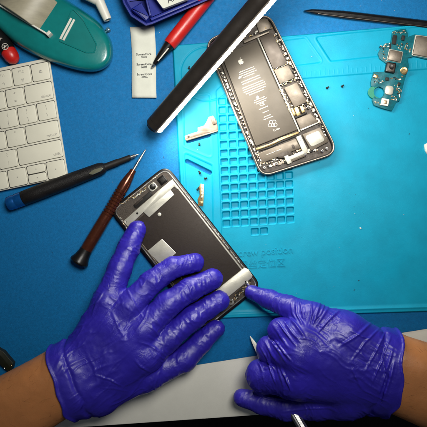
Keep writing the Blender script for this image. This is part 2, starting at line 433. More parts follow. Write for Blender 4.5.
def build_silicone():
    TL, TR, BL, BR = map(np.array, ((172., 45.), (480., 19.), (187., 320.), (488., 310.)))
    na, nb = 620, 560
    a = np.linspace(0, 1, na)[:, None, None]; b = np.linspace(0, 1, nb)[None, :, None]
    Q = TL * (1 - a) * (1 - b) + TR * a * (1 - b) + BL * (1 - a) * b + BR * a * b
    X = Q[..., 0]; Y = Q[..., 1]
    A = np.broadcast_to(a[..., 0], X.shape); B = np.broadcast_to(b[..., 0], X.shape)
    z = np.full(X.shape, 4.4)
    work = [(216, 91), (222, 85.2), (303, 78.8), (371, 73.6), (520, 62), (520, 304), (380, 307.5), (225, 314)]
    sd = polysd(X, Y, round_poly(work, 4)); z -= 0.8 * sst(0.7, -0.7, sd)
    for pan, dep in (([(285, 41), (304.6, 38.5), (321.5, 62.5), (270, 69)], .8),
                     ([(315, 37.5), (350, 33.5), (389, 30), (470, 23), (470, 47), (330.5, 61.5)], .8),
                     ([(184, 97), (209.3, 95.3), (211.3, 157), (184.5, 146)], .6),
                     ([(184.5, 153), (212, 165.5), (214, 300), (193, 302)], .6)):
        sd = polysd(X, Y, round_poly(pan, 2.5)); z -= dep * sst(0.6, -0.6, sd)
        z += 0.25 * np.exp(-((sd - 1.6) / 0.6) ** 2)
    rr = np.hypot(X - 207.5, Y - 74); z -= 0.6 * np.exp(-((rr - 27) / 0.7) ** 2)
    d, _ = segd(X, Y, (187.2, 161.5), (209.8, 172.8)); z -= 3.7 * sst(2.3, 1.7, d)
    d, _ = segd(X, Y, (188, 141.5), (209, 135.5)); z -= 3.7 * sst(1.8, 1.3, d)
    cp = 0
    for cx, cy in CELLS:
        m = (np.abs(X - cx) < 6) & (np.abs(Y - cy) < 6)
        x = X[m] - cx; y = Y[m] - cy; y = y + 0.066 * x; x = x - 0.035 * y
        qx = np.abs(x) - 2.7; qy = np.abs(y) - 2.35
        sdc = np.hypot(np.maximum(qx, 0), np.maximum(qy, 0)) + np.minimum(np.maximum(qx, qy), 0) - 0.9
        z[m] -= 2.55 * sst(0.35, -0.45, sdc)
        z[m] += 0.12 * np.exp(-((sdc - 0.75) / 0.3) ** 2)
    # ruler ticks on the rim strip
    yl = 78.8 - 0.0765 * (X - 303); t = Y - yl
    ph = np.abs(((X / 4.6) % 1) - 0.5); tall = np.where((np.floor(X / 4.6) % 5) == 0, -9, -6)
    z += 0.16 * sst(0.12, 0.05, ph) * sst(tall - 1, tall, t) * sst(-1.5, -2.5, t) * (X > 285)
    # outer lip and rounded border
    mm = np.minimum(np.minimum(A * 305, (1 - A) * 305), np.minimum(B * 276, (1 - B) * 280))
    z += 0.7 * np.exp(-((B * 278 - 272) / 1.5) ** 2)
    z -= 3.0 * (1 - sst(0, 1.6, mm))
    z += 0.05 * (vnoise(np.stack([X.ravel() / 22, Y.ravel() / 22, 0 * X.ravel()], 1), 3).reshape(X.shape) - .5) * 4
    hole = polysd(X, Y, [(150, 120), (186, 120), (212, 120), (212, 180), (150, 180)]) < 0
    z = np.where(hole, z, np.maximum(z, np.where(mm > 2, 0.95, z)))
    k = (H - 3) / H
    V = np.stack([(X - 213.5) * k * M, (213.5 - Y) * k * M, z * M], -1).reshape(-1, 3)
    i = np.arange(na * nb).reshape(na, nb)
    F = np.stack([i[:-1, :-1], i[:-1, 1:], i[1:, 1:], i[1:, :-1]], -1).reshape(-1, 4)
    e = thing('repair_mat', 'cyan silicone repair mat with a grid of square pockets and raised lettering', 'repair mat', 330, 170, 1.2)
    link('mat_sheet', np_mesh('mat_sheet', V, F, 'cyan'), e)
    bm = bmesh.new()
    text_into(bm, 'screw position', (263.5, 251.6), 9.9, -4, 3.75, extr=0.36, bold=0.01)
    text_into(bm, '螺丝定位区', (262, 264.2), 9.3, -4, 3.75, extr=0.36)
    from_bm('lettering', bm, 'cyan', e)

# ------------------------------------------------------------------ keyboard
def build_keyboard():
    e = thing('keyboard', 'white slim computer keyboard with pale keys, cut by the left edge', 'keyboard', 10, 125, 1.2)
    U = (0.979, -0.205); V = (0.160, 0.987); C = (49.5, 57.5)
    def K(s, t): return (C[0] + s * U[0] + t * V[0], C[1] + s * U[1] + t * V[1])
    body = round_poly([K(-120, 0), K(0, 0), K(-0.3, 120.5), K(-120, 121)], [0.1, 5, 5, 0.1], 6)
    loft('body', [(offset_poly(body, 0.3), 1.2), (body, 2.0), (body, 6.0), (offset_poly(body, 0.5), 6.6)], 'kbody', e)
    rows = [[(17.5, ['⏏']), (17.5, ['F12', '◂))']), (17.5, ['F11', '◂)']), (17.5, [])],
            [(27.5, ['delete']), (17.5, ['+', '=']), (17.5, ['_', '-']), (17.5, [])],
            [(18, ['|', '\\']), (18, ['}', ']']), (18, ['{', '[']), (18, [])],
            [(33, ['return']), (18, ['"', "'"]), (18, [':', ';']), (18, [])],
            [(44.5, ['shift']), (18, ['?', '/']), (18, ['>', '.'])],
            [(18, ['▸']), (18, ['▴', '▾']), (18, ['◂']), (18, [])]]
    wells = bmesh.new()
    for ri, row in enumerate(rows):
        s = -2.4; t0 = 3.6 + ri * 19.75; h = 17.0
        for w, leg in row:
            s0 = s - w
            if leg and leg[0] == '▴': spans = [(t0, t0 + h * .47, ['▴']), (t0 + h * .53, t0 + h, ['▾'])]
            else: spans = [(t0, t0 + h, leg)]
            for ta, tb, lg in spans:
                pts = [K(s0, ta), K(s, ta), K(s, tb), K(s0, tb)]
                add_slab(wells, round_poly(offset_poly(pts, -0.55), 2.0, 4), 6.3, 6.72)
                bm = bmesh.new(); add_slab(bm, round_poly(pts, 1.8, 4), 6.5, 8.2, 0.35, 0)
                cs, ct = (s0 + s) / 2, (ta + tb) / 2
                if lg and len(lg[0]) > 3: text_into(bm, lg[0], K(s - 2.2, tb - 3.5), 4.2, -11.8, 8.26, 1, 0.02, 'RIGHT')
                elif len(lg) == 1: text_into(bm, lg[0], K(cs, ct), 5.0, -11.8, 8.26, 1, 0.02)
                elif len(lg) == 2:
                    z1 = 3.8 if len(lg[0]) > 1 else 5
                    text_into(bm, lg[0], K(cs, ct - 4), z1, -11.8, 8.26, 1, 0.02); text_into(bm, lg[1], K(cs, ct + 4), z1, -11.8, 8.26, 1, 0.02)
                autosmooth(from_bm('key', bm, ['kwhite', 'kink'], e), 30)
            s = s0 - 1.75
    from_bm('key_well_shade', wells, 'kdark', e)  # dark sheets under the keys paint the shadow in the gaps

# ------------------------------------------------------------------ dispenser, nozzle, bin, marker, receipt, pen
def chaikin(pts, n=3):
    for _ in range(n):
        q = []
        for i in range(len(pts)):
            a, b = pts[i], pts[(i + 1) % len(pts)]
            q += [(a[0] * .75 + b[0] * .25, a[1] * .75 + b[1] * .25), (a[0] * .25 + b[0] * .75, a[1] * .25 + b[1] * .75)]
        pts = q
    return pts

def build_upper_left():
    e = thing('tape_dispenser', 'translucent teal plastic tape dispenser with rounded nose, above the keyboard', 'tape dispenser', 40, 20, 1.2)
    out = chaikin([(-40, -8), (0, 31.5), (20, 48.5), (49, 62), (80, 72), (100, 72.5), (113, 62), (113.5, 44), (105, 29), (95, 18), (75, 5), (55, -8), (20, -45), (-40, -45)], 4)
    loft('body', [(out, 1.2), (offset_poly(out, .2), 5), (offset_poly(out, .7), 10), (offset_poly(out, 1.8), 14), (offset_poly(out, 3.4), 16.6), (offset_poly(out, 5.5), 18.2), (offset_poly(out, 8), 19)], 'teal', e, ang=60)
    tri = round_poly([(72, 7), (84, 20), (97, 44), (95, 53), (86, 53), (58, 41)], 3, 4)
    ring('panel_rim', tri, offset_poly(tri, 1.1), 18.2, 19.9, 'teal', e, 0.4)
    slab('panel', offset_poly(tri, 1.1), 18.4, 19.2, 'teal2', e, 0)
    for dx in (0, 3.0):
        slab('slit', [(70.3 + dx, 17.5 + dx * .4), (72 + dx, 18.6 + dx * .4), (61 + dx, 39.5 + dx * .4), (59.2 + dx, 38.4 + dx * .4)], 19.2, 20.2, 'white', e, 0.2)
    A = P(25, 24, -1); B = P(43, -3, -1)
    lathe('tape_roll', A, B, [(0, 20), (0, 31.5), (0.015, 32), (0.985, 32), (1, 31.5), (1, 20)], 'beige', e, 64)
    slab('guide_rail', [(-10, -1.5), (48.5, 33.6), (47.6, 35), (-10, .3)], 19, 24, 'white', e, 0.4)
    slab('cutter_block', quad((48.3, 33), 5, 3.4, -45), 19, 25, 'white', e, 0.5)

    e = thing('glue_nozzle', 'white plastic bottle nozzle lying beside the teal dispenser', 'nozzle', 100, 5, 1.2)
    lathe('tube', P(95, -8, 12), P(107.8, 20, 9), [(0, 6.2), (.25, 5.6), (.4, 4.9), (.95, 4.2), (1, 3.9), (1, 2.4), (.9, 2.2)], 'white', e)
    lathe('collar', P(83, -8, 12), P(99, 1, 12), [(0, 5), (.1, 6), (.9, 5), (1, 3.5)], 'white', e)
    lathe('bottle', P(90, -60, 16), P(95, -9, 14), [(0, 13), (.05, 14), (.8, 14), (1, 7)], 'white', e)
    b = slab('glass_bead', circ((107.6, 29), 2.4, 14), 1.2, 5, 'clear', None, 1.5); tag(b, 'tiny clear bead beside the nose of the teal dispenser', 'bead')

    e = thing('storage_bin', 'dark blue plastic parts bin with white label at the top edge', 'storage bin', 160, 0, 1.2)
    o = round_poly([(108, -40), (124, 4), (131, 16), (146, 25.5), (153, 23.5), (215, -3), (215, -60), (108, -60)], 1.5, 3)
    lv = [(offset_poly(o, -1.0), 1.2), (offset_poly(o, -0.4), 10), (o, 19), (o, 22), (offset_poly(o, 1.6), 22), (offset_poly(o, 2.4), 19), (offset_poly(o, 4), 3), (offset_poly(o, 6), 2.6)]
    loft('tray', lv, 'bin', e, ang=25)
    slab('front_rib', [(150, 18), (197, -2), (198.5, .3), (151.5, 20.4)], 15, 23.2, 'bin', e, 0.6)
    slab('side_flange', [(130, 8.5), (141, 1.5), (149.5, 16.5), (145.8, 21)], 8, 20, 'bin', e, 1.5, 1)
    slab('side_rib', [(141, -20), (142.5, -20), (151, 15), (149.5, 16)], 8, 22.6, 'bin', e, 0.4)
    bm = bmesh.new(); add_slab(bm, round_poly([(150, -9), (180, -22), (190, -2), (163, 8.5)], 1.5, 3), 10, 13.6, 0.3, 0)
    text_into(bm, 'A.-', (171.5, -0.6), 8, -23, 13.7, 1, 0.03, bold=0.02)
    from_bm('label_card', bm, ['paper', 'ink'], e)

    e = thing('marker_pen', 'black marker with a round red end, between dispenser and keyboard', 'marker', 5, 48, 1.2)
    lathe('barrel', P(-22, 9, 9), P(8.2, 51.5, 9), [(0, 7.5), (.03, 8.3), (.9, 8.3), (1, 7.8)], 'black', e)
    lathe('end_cap', P(8, 51.2, 9), P(16.2, 63, 8.5), [(0, 7.2), (.1, 7.6), (.5, 7.2), (.8, 5.6), (.95, 3), (1, .5)], 'red', e, label='red rounded end')
    bm = bmesh.new()
    for k in range(14):
        a0 = k * math.tau / 14; a1 = a0 + math.tau / 14
        add_slab(bm, [(5 + r * math.cos(a), 46.5 + r * math.sin(a)) for r, a in ((3.4, a0), (3.4, a1), (2.8, a1), (2.8, a0))], 16.9, 17.4)
    add_slab(bm, quad((5, 46.5), 1, 3.6, 55), 17, 17.4); add_slab(bm, quad((4.4, 46.8), 1, 3.2, -10), 17, 17.42)
    text_into(bm, 'X', (0.5, 38.8), 4, 55, 17.3)
    from_bm('printed_mark', bm, 'bprint', e)

    # paper strip, gently curled, with three printed codes
    e = thing('paper_label', 'curled strip of white paper with three printed codes under the red pen tip', 'paper strip', 143, 62, 1.2)
    n = 24; V = []; F = []
    for i in range(n + 1):
        t = i / n; y = 27 + t * 70.5
        xl = 130 + 3 * t + 0.8 * math.sin(t * 5); xr = 154.3 + 2.8 * t + 0.6 * math.sin(t * 5)
        z = 1.5 + 1.6 * (1 - math.sin(t * math.pi)) * (0.4 + t) + 0.7 * math.sin(t * 9)**2
        for k in range(5):
            u = k / 4; p = P(xl + (xr - xl) * u, y - 1.0 * u + 1.2 * u * t, z + 0.5 * (u - .5) ** 2); V.append(p)
    for i in range(n):
        for k in range(4): F.append((i * 5 + k, i * 5 + k + 5, i * 5 + k + 6, i * 5 + k + 1))
    me = bpy.data.meshes.new('paper'); me.from_pydata([tuple(v) for v in V], [], F); me.materials.append(MT['paper'])
    pp = link('paper', me, e, smooth=True); sm = pp.modifiers.new('thick', 'SOLIDIFY'); sm.thickness = 0.00015; sm.offset = -1
    bm = bmesh.new()
    for i, yy in enumerate((54.2, 64.2, 74.2)):
        zz = 1.5 + 1.6 * (1 - math.sin((yy - 27) / 70.5 * math.pi)) * (.4 + (yy - 27) / 70.5) + 0.7 * math.sin((yy - 27) / 70.5 * 9) ** 2 + 0.45
        text_into(bm, 'ScreenCore', (143.8 + i * .3, yy), 3.1, -2, zz, 0, 0.02, bold=0.03)
        text_into(bm, ('00005', '00007', '00006')[i], (144 + i * .3, yy + 3), 2.4, -2, zz, 0, 0.02, bold=0.03)
    from_bm('print', bm, 'ink', e)

    e = thing('ballpoint_pen', 'red ballpoint pen with black tip lying across the paper strip', 'pen', 180, 35, 1.2)
    lathe('barrel', P(232, -33, 9), P(169.3, 45, 9), [(0, 6.4), (.4, 6.9), (.9, 6.9), (.985, 6.6), (1, 6.0)], 'red', e)
    lathe('grip_tip', P(169.6, 44.6, 9), P(154.2, 64.2, 7), [(0, 5.2), (.1, 5.0), (.6, 3.6), (.95, 2.0), (1, 1.6)], 'black', e)
    lathe('point', P(154.2, 64.2, 7), P(151.6, 67.4, 6.6), [(0, 1.5), (.7, 1.0), (1, .4)], 'steel', e)
    slab('tip_highlight', [(168, 47.6), (169, 48.4), (158.2, 61.4), (157.3, 60.8)], 12.2, 12.9, 'bprint', e, 0.1)  # pale sliver painted as the highlight along the black tip

# ------------------------------------------------------------------ lamp
def build_lamp():
    e = thing('led_lamp', 'dark slim bar lamp with a glowing white strip, hanging over the phone', 'lamp', 200, 70, 60)
    A = P(152.5, 127.5, 25); T = P(261.5, 0, 92)
    ax = (T - A); Bp = A + ax * 1.45; d = ax.normalized()
    lat = Vector((ax.y, -ax.x, 0)).normalized()            # points to the lower right
    n = (lat + Vector((0, 0, 0.10))).normalized(); n = (n - d * n.dot(d)).normalized(); v = d.cross(n).normalized()
    if v.z < 0: v = -v
    R = 8.3; hh = 3.7; fl = math.sqrt(R * R - hh * hh); a0 = math.asin(hh / R)
    sec = []
    for k in range(27):
        a = a0 + (math.tau - 2 * a0) * k / 26; sec.append((math.cos(a) * R, math.sin(a) * R))
    bm = bmesh.new(); rows = []
    for t, s in ((0, .55), (0.004, .85), (0.012, 1), (1, 1)):
        c = A + (Bp - A) * t; rows.append([bm.verts.new(c + (n * x + v * y) * s * M) for x, y in sec])
    for a, c in zip(rows, rows[1:]):
        for i in range(len(sec)): bm.faces.new((a[i], a[(i + 1) % len(sec)], c[(i + 1) % len(sec)], c[i]))
    bm.faces.new(rows[0]); bm.faces.new(rows[-1])
    autosmooth(from_bm('housing', bm, 'lamp', e), 30)
    bm = bmesh.new(); rows = []
    s2 = [(fl + .1, -hh * .9), (fl + 1.2, -hh * .8), (fl + 1.5, 0), (fl + 1.2, hh * .8), (fl + .1, hh * .9)]
    for t in (0.012, 1):
        c = A + (Bp - A) * t; rows.append([bm.verts.new(c + (n * x + v * y) * M) for x, y in s2])
    for i in range(len(s2)): bm.faces.new((rows[0][i], rows[0][(i + 1) % 5], rows[1][(i + 1) % 5], rows[1][i]))
    bm.faces.new(rows[0]); bm.faces.new(rows[1])
    from_bm('diffuser', bm, 'led', e)
    for y0, y1 in ((hh * .95, hh + 1.5), (-hh - 1.3, -hh * .95)):
        bm = bmesh.new(); rows = []; x0 = fl - 1.2
        for t in (0.010, 1):
            c = A + (Bp - A) * t; rows.append([bm.verts.new(c + (n * x + v * y) * M) for x, y in ((x0, y0), (fl + .35, y0), (fl + .2, y1), (x0, y1))])
        for i in range(4): bm.faces.new((rows[0][i], rows[0][(i + 1) % 4], rows[1][(i + 1) % 4], rows[1][i]))
        bm.faces.new(rows[0]); bm.faces.new(rows[1]); from_bm('trim', bm, 'lamptrim', e)
    lathe('seam_ring', A + d * 0.0075, A + d * 0.0081, [(0, 8.1), (.2, 8.38), (.8, 8.38), (1, 8.1)], 'blackm', e, 40)
    lathe('end_cap', A + d * 0.0005, A - d * 0.0012, [(0, 6.5), (.6, 6.2), (1, 4.5)], 'blackm', e)

# ------------------------------------------------------------------ opened phone housing
def build_phone_housing():
    e = thing('phone_housing', 'opened smartphone with exposed battery and boards under the lamp', 'smartphone', 268, 95, 3)
    Q = [(204, 41), (269, 12), (339.5, 153), (261.5, 177.5)]
    out = round_poly(Q, 13, 8); z0 = 3.2; zt = 9.6
    inn = offset_poly(out, 1.7)
    ring('frame', out, inn, z0, zt, 'frame', e, 0.9)
    i2 = offset_poly(out, 1.6); i3 = offset_poly(out, 2.6)
    ring('gasket', i2, i3, z0 + 1, zt - 0.6, 'blackm', e, 0.1)
    slab('tray', offset_poly(out, 2.2), z0 + .2, 5.4, 'tray', e, 0)
    def lerp(a, b, t): return (a[0] + (b[0] - a[0]) * t, a[1] + (b[1] - a[1]) * t)
    # battery
    B = [(221.5, 55), (257, 40.5), (297.5, 129.8), (256, 146.3)]
    bt = slab('battery', B, 5.3, 8.6, 'batt', e, 0.7, 1.5)
    ang = -22.0
    ap = []
    cx, cy = 240.7, 61.5; a = math.radians(ang)
    prof = [(0, -1.6), (.9, -2.1), (1.8, -1.8), (2.3, -1.1), (1.7, -.3), (1.7, .6), (2.5, 1.3), (1.9, 2.4), (1.1, 3.1), (.4, 2.8), (-.4, 2.8), (-1.1, 3.1), (-2, 2.2), (-2.5, .8), (-2.4, -.8), (-1.7, -1.8), (-.8, -2.1)]
    bm = bmesh.new(); rot = lambda x, y: (cx + x * math.cos(a) - y * math.sin(a), cy + x * math.sin(a) + y * math.cos(a))
    add_slab(bm, [rot(x, y) for x, y in prof], 8.5, 8.68)
    add_slab(bm, [rot(x, y) for x, y in ((0.1, -2.4), (.2, -3.4), (1.1, -4.1), (1.1, -3.2), (.7, -2.6))], 8.5, 8.69)
    # small print: rows of short dashes, too small to read in the photograph
    def row(c, w, seed, hgt=.55, a_=ang):
        rn = random.Random(seed); x = -w / 2; aa = math.radians(a_)
        while x < w / 2:
            L = rn.uniform(.8, 2.6); L = min(L, w / 2 - x + .2)
            q = (c[0] + (x + L / 2) * math.cos(aa), c[1] + (x + L / 2) * math.sin(aa))
            add_slab(bm, quad(q, L, hgt, a_), 8.5, 8.66 + rn.random() * .02); x += L + .5
    sx, sy = 0.41, 0.91     # down the battery
    y = 0
    for i, (off, w) in enumerate([(0, 12), (2.1, 13), (4.2, 14), (6.3, 9), (10, 15), (12.4, 15), (16, 17), (18.2, 18), (20.4, 18), (22.6, 16), (24.8, 12)]):
        row((246.2 + off * sx, 69.8 + off * sy), w * 1.3, i, .75)
    for i, (off, w) in enumerate([(31, 9), (33, 11), (35, 8), (41, 8), (45.5, 5), (50, 6), (52.3, 8)]):
        row((246.8 + off * sx, 70.5 + off * sy), w * 1.25, 50 + i, .7)
    ring_c = (272.5, 123.5)
    for rc in ((-1.6, -1.2), (1.6, -1.6), (0.4, 1.6), (-2.6, 1.8), (2.8, 1.4)):
        cc = circ((ring_c[0] + rc[0], ring_c[1] + rc[1]), 2.0, 12); ci = circ((ring_c[0] + rc[0], ring_c[1] + rc[1]), 1.6, 12)
        for k in range(12): add_slab(bm, [cc[k], cc[(k + 1) % 12], ci[(k + 1) % 12], ci[k]], 8.5, 8.66 + .01 * random.random())
    for tri in ((239.6, 77.8),):
        add_slab(bm, [(tri[0] - 1.3, tri[1] + 1.5), (tri[0] + 2, tri[1] + .2), (tri[0] - .5, tri[1] - 1.8)], 8.5, 8.67)
    text_into(bm, 'CE', (262, 104.5), 4.2, ang, 8.62, extr=0.03, bold=.03)
    add_slab(bm, quad((257.5, 97.5), 3, 1.3, ang), 8.5, 8.66); add_slab(bm, quad((257.5, 97.5), 1.2, 3.2, ang), 8.5, 8.67)
    text_into(bm, 'Li-ion', (276.5, 129.5), 3.0, ang, 8.62, extr=0.03, bold=.02)
    from_bm('print', bm, 'bprint', bt)
    # pull-tab line, cable along battery foot
    slab('battery_tab', [(255.5, 148.2), (270, 143.5), (280, 138), (298, 131.6), (299.2, 133.4), (281, 140.5), (271, 145.6), (256.4, 150.4)], 5.3, 7.4, 'gold', e, .3)
    # side rails
    slab('side_rail', [(257.2, 38), (258.4, 37.5), (300.4, 131.7), (299, 132.3)], 5.3, 8.9, 'pale', e, .3)
    slab('left_rail', [(219.9, 60), (220.8, 59.6), (256.0, 150), (255, 150.6)], 5.3, 8.2, 'shield', e, .3)
    bits('edge_clips', ((215.8, 60), (253, 153), 2.2), 46, 6.4, ['bronze', 'pale', 'gold', 'blackm', 'shield'], e, hh=(.5, 2))
    bits('edge_clips', ((274.5, 33), (318, 120), 3.0), 44, 6.4, ['shield', 'bronze', 'blackm', 'gold', 'pale', 'shield'], e, hh=(.4, 1.6), smax_=2.8)
    bits('edge_clips', ((319, 122), (327, 140), 4), 14, 6.6, ['pale', 'bronze', 'blackm'], e, hh=(.5, 2.2), smax_=2.5)
    bits('edge_clips', ((262, 166), (316, 147), 6), 40, 6.2, ['bronze', 'pale', 'gold', 'blackm', 'shield'], e, hh=(.5, 1.8), smax_=3)
    bits('edge_clips', ((228, 46), (272, 27.5), 5), 34, 6.2, ['bronze', 'pale', 'blackm', 'shield2', 'gold'], e, hh=(.5, 2), smax_=3)
    # boards and shields beside the battery
    slab('shield_plate', [(259.5, 38.2), (272, 33), (287.6, 63.8), (273.2, 69.3)], 5.3, 8.2, 'shield2', e, .3, .8)
    slab('shield_plate', [(273.8, 70.3), (288, 64.8), (294.8, 78), (280, 84)], 5.3, 8.3, 'shield', e, .3, .5)
    slab('shield_plate', [(284, 88), (297, 82.5), (307, 102), (294.5, 107.6)], 5.3, 8.8, 'shield', e, .3, .8)
    bits('board_components', ((279, 86), (294, 114), 4), 30, 6.4, ['gold', 'pale', 'blackm', 'bronze'], e, hh=(.4, 1.5))
    bits('board_components', ((273, 69.8), (288.5, 64), 1.0), 14, 8.0, ['pale', 'gold'], e, smax_=.9, hh=(.2, .5))
    bits('board_components', ((279, 85.6), (296, 79), 2.4), 20, 7.0, ['pale', 'gold', 'blackm'], e, smax_=2, hh=(.4, 1.4))
    bits('board_components', ((292, 112), (309, 104.5), 6), 34, 6.4, ['gold', 'pale', 'bronze', 'blackm'], e, smax_=2.4, hh=(.4, 1.6))
    for c, w, h in (((297.3, 111.5), 4.2, 9), ((302.4, 109.3), 3.6, 7), ((293.3, 112), 2.5, 8)):
        slab('connector', quad(c, w, h, ang), 5.4, 8.7, 'gold', e, .4, .5)
    slab('flex_bridge', [(294.5, 117.3), (306.5, 112.3), (307, 113.5), (295, 118.7)], 6, 8.9, 'blackm', e, .2)
    slab('cover_plate', [(295.8, 119.2), (310.8, 113.2), (318.5, 122.5), (301, 131)], 5.3, 8.3, 'shield', e, .4, .8)
    slab('cover_seam', [(300.3, 129.6), (318.7, 121.8), (319.2, 122.9), (300.9, 130.9)], 7, 8.75, 'pale', e, .2)
    slab('speaker', [(302.2, 134.5), (320, 127.2), (328.6, 141.8), (311.2, 151)], 5.3, 8.7, 'shield', e, .5, 1)
    slab('speaker_cover', [(304.5, 136.4), (318.8, 130.6), (325.2, 140.4), (311.6, 147.2)], 8.5, 9.0, 'pale', e, .3, 2.5)
    slab('vibration_motor', [(258, 153.5), (296, 138.6), (300.5, 148.2), (262, 163.4)], 5.3, 8.3, 'shield', e, .5, 1)
    bm = bmesh.new(); row((274, 152), 16, 91, .5, -21); 
    slab('motor_vent', [(284.5, 158.3), (278, 157.8), (277.5, 155.4), (281, 152.4), (287, 150.7), (291, 151.8), (291.5, 154.6)], 8.2, 8.55, 'tray', e, .1, .8)
    slab('motor_vent', round_poly(quad((293.2, 146.8), 2.6, 4.6, -22), 1.2, 4), 8.2, 8.56, 'tray', e, .1)
    from_bm('motor_print', bm, 'bprint', e)
    slab('bracket', [(296, 137), (300.6, 135), (308.5, 151.6), (303.8, 154)], 6, 9.2, 'pale', e, .4, .8)
    slab('bracket', [(284.5, 158.4), (304, 150.4), (305.5, 153.8), (286, 162)], 6, 9.1, 'pale', e, .4, .8)
    slab('bracket', [(284, 156.5), (288, 155), (292, 162.5), (288, 164.6)], 6, 9.3, 'pale', e, .4, .8)
    slab('bracket', [(289, 159.6), (305, 153), (306.4, 156), (290.4, 162.8)], 6, 8.5, 'shield', e, .4, .5)
    for c in ((289.5, 161.8), (305.3, 154), (276.8, 163.5), (264.5, 167.8), (299.8, 141), (327, 148.5), (322.5, 151)):
        screw_head('screw', c, 1.5, 8.2, e)
    for c in ((279.5, 40.5), (275.6, 34.5), (308.6, 108), (285.4, 82.6)):
        screw_head('screw', c, 1.3, 8.0, e)
    bits('rim_springs', ((221.8, 72), (255.2, 151), 1.2), 22, 7.2, ['pale', 'frame', 'pale', 'gold'], e, smin_=1.2, smax_=3.4, hh=(.6, 1.8))
    bits('rim_springs', ((281, 44), (322, 126), 1.6), 20, 6.9, ['pale', 'frame', 'shield', 'bronze'], e, smin_=1.4, smax_=3.8, hh=(.6, 1.6))
    bits('board_components', ((279, 88), (292, 115), 3), 22, 6.8, ['gold', 'shield', 'bronze', 'pale'], e, smin_=.8, smax_=2.4, hh=(.4, 1.6))
    bits('board_components', ((268, 167), (318, 148), 3.4), 30, 6.8, ['pale', 'bronze', 'shield', 'frame', 'blackm'], e, smin_=1.4, smax_=4, hh=(.4, 1.4))
    bits('board_components', ((256.5, 152), (262, 166), 3), 12, 7.0, ['pale', 'gold', 'shield', 'bronze'], e, smin_=1, smax_=3, hh=(.4, 1.4))
    slab('battery_gasket', [(256, 150.8), (271, 146.2), (281.4, 141), (299, 134.2), (299.4, 135.3), (281.8, 142.2), (271.4, 147.4), (256.5, 152)], 5.3, 7.9, 'blackm', e, .2)
    slab('camera_frame', [(212, 43), (220, 39), (225.5, 50), (218, 54)], 5.3, 9.2, 'shield2', e, .4, 2)
    lathe('camera_lens', P(216, 47.5, 5.3), P(216, 47.5, 9.3), [(0, 3.2), (.9, 3.2), (1, 2.8)], 'black', e)
    slab('top_plate', [(255, 20.5), (266.5, 16.5), (271.5, 28), (259.5, 34.5)], 5.3, 7.8, 'shield', e, .4, 3)
    slab('top_flex', [(243, 40.5), (268.5, 30), (269.7, 32.6), (244, 43.5)], 5.3, 8.6, 'shield', e, .3, .6)
    slab('top_slot', [(259, 33), (268, 29.3), (268.9, 31.2), (259.8, 35)], 8.2, 8.9, 'blackm', e, .1, .6)

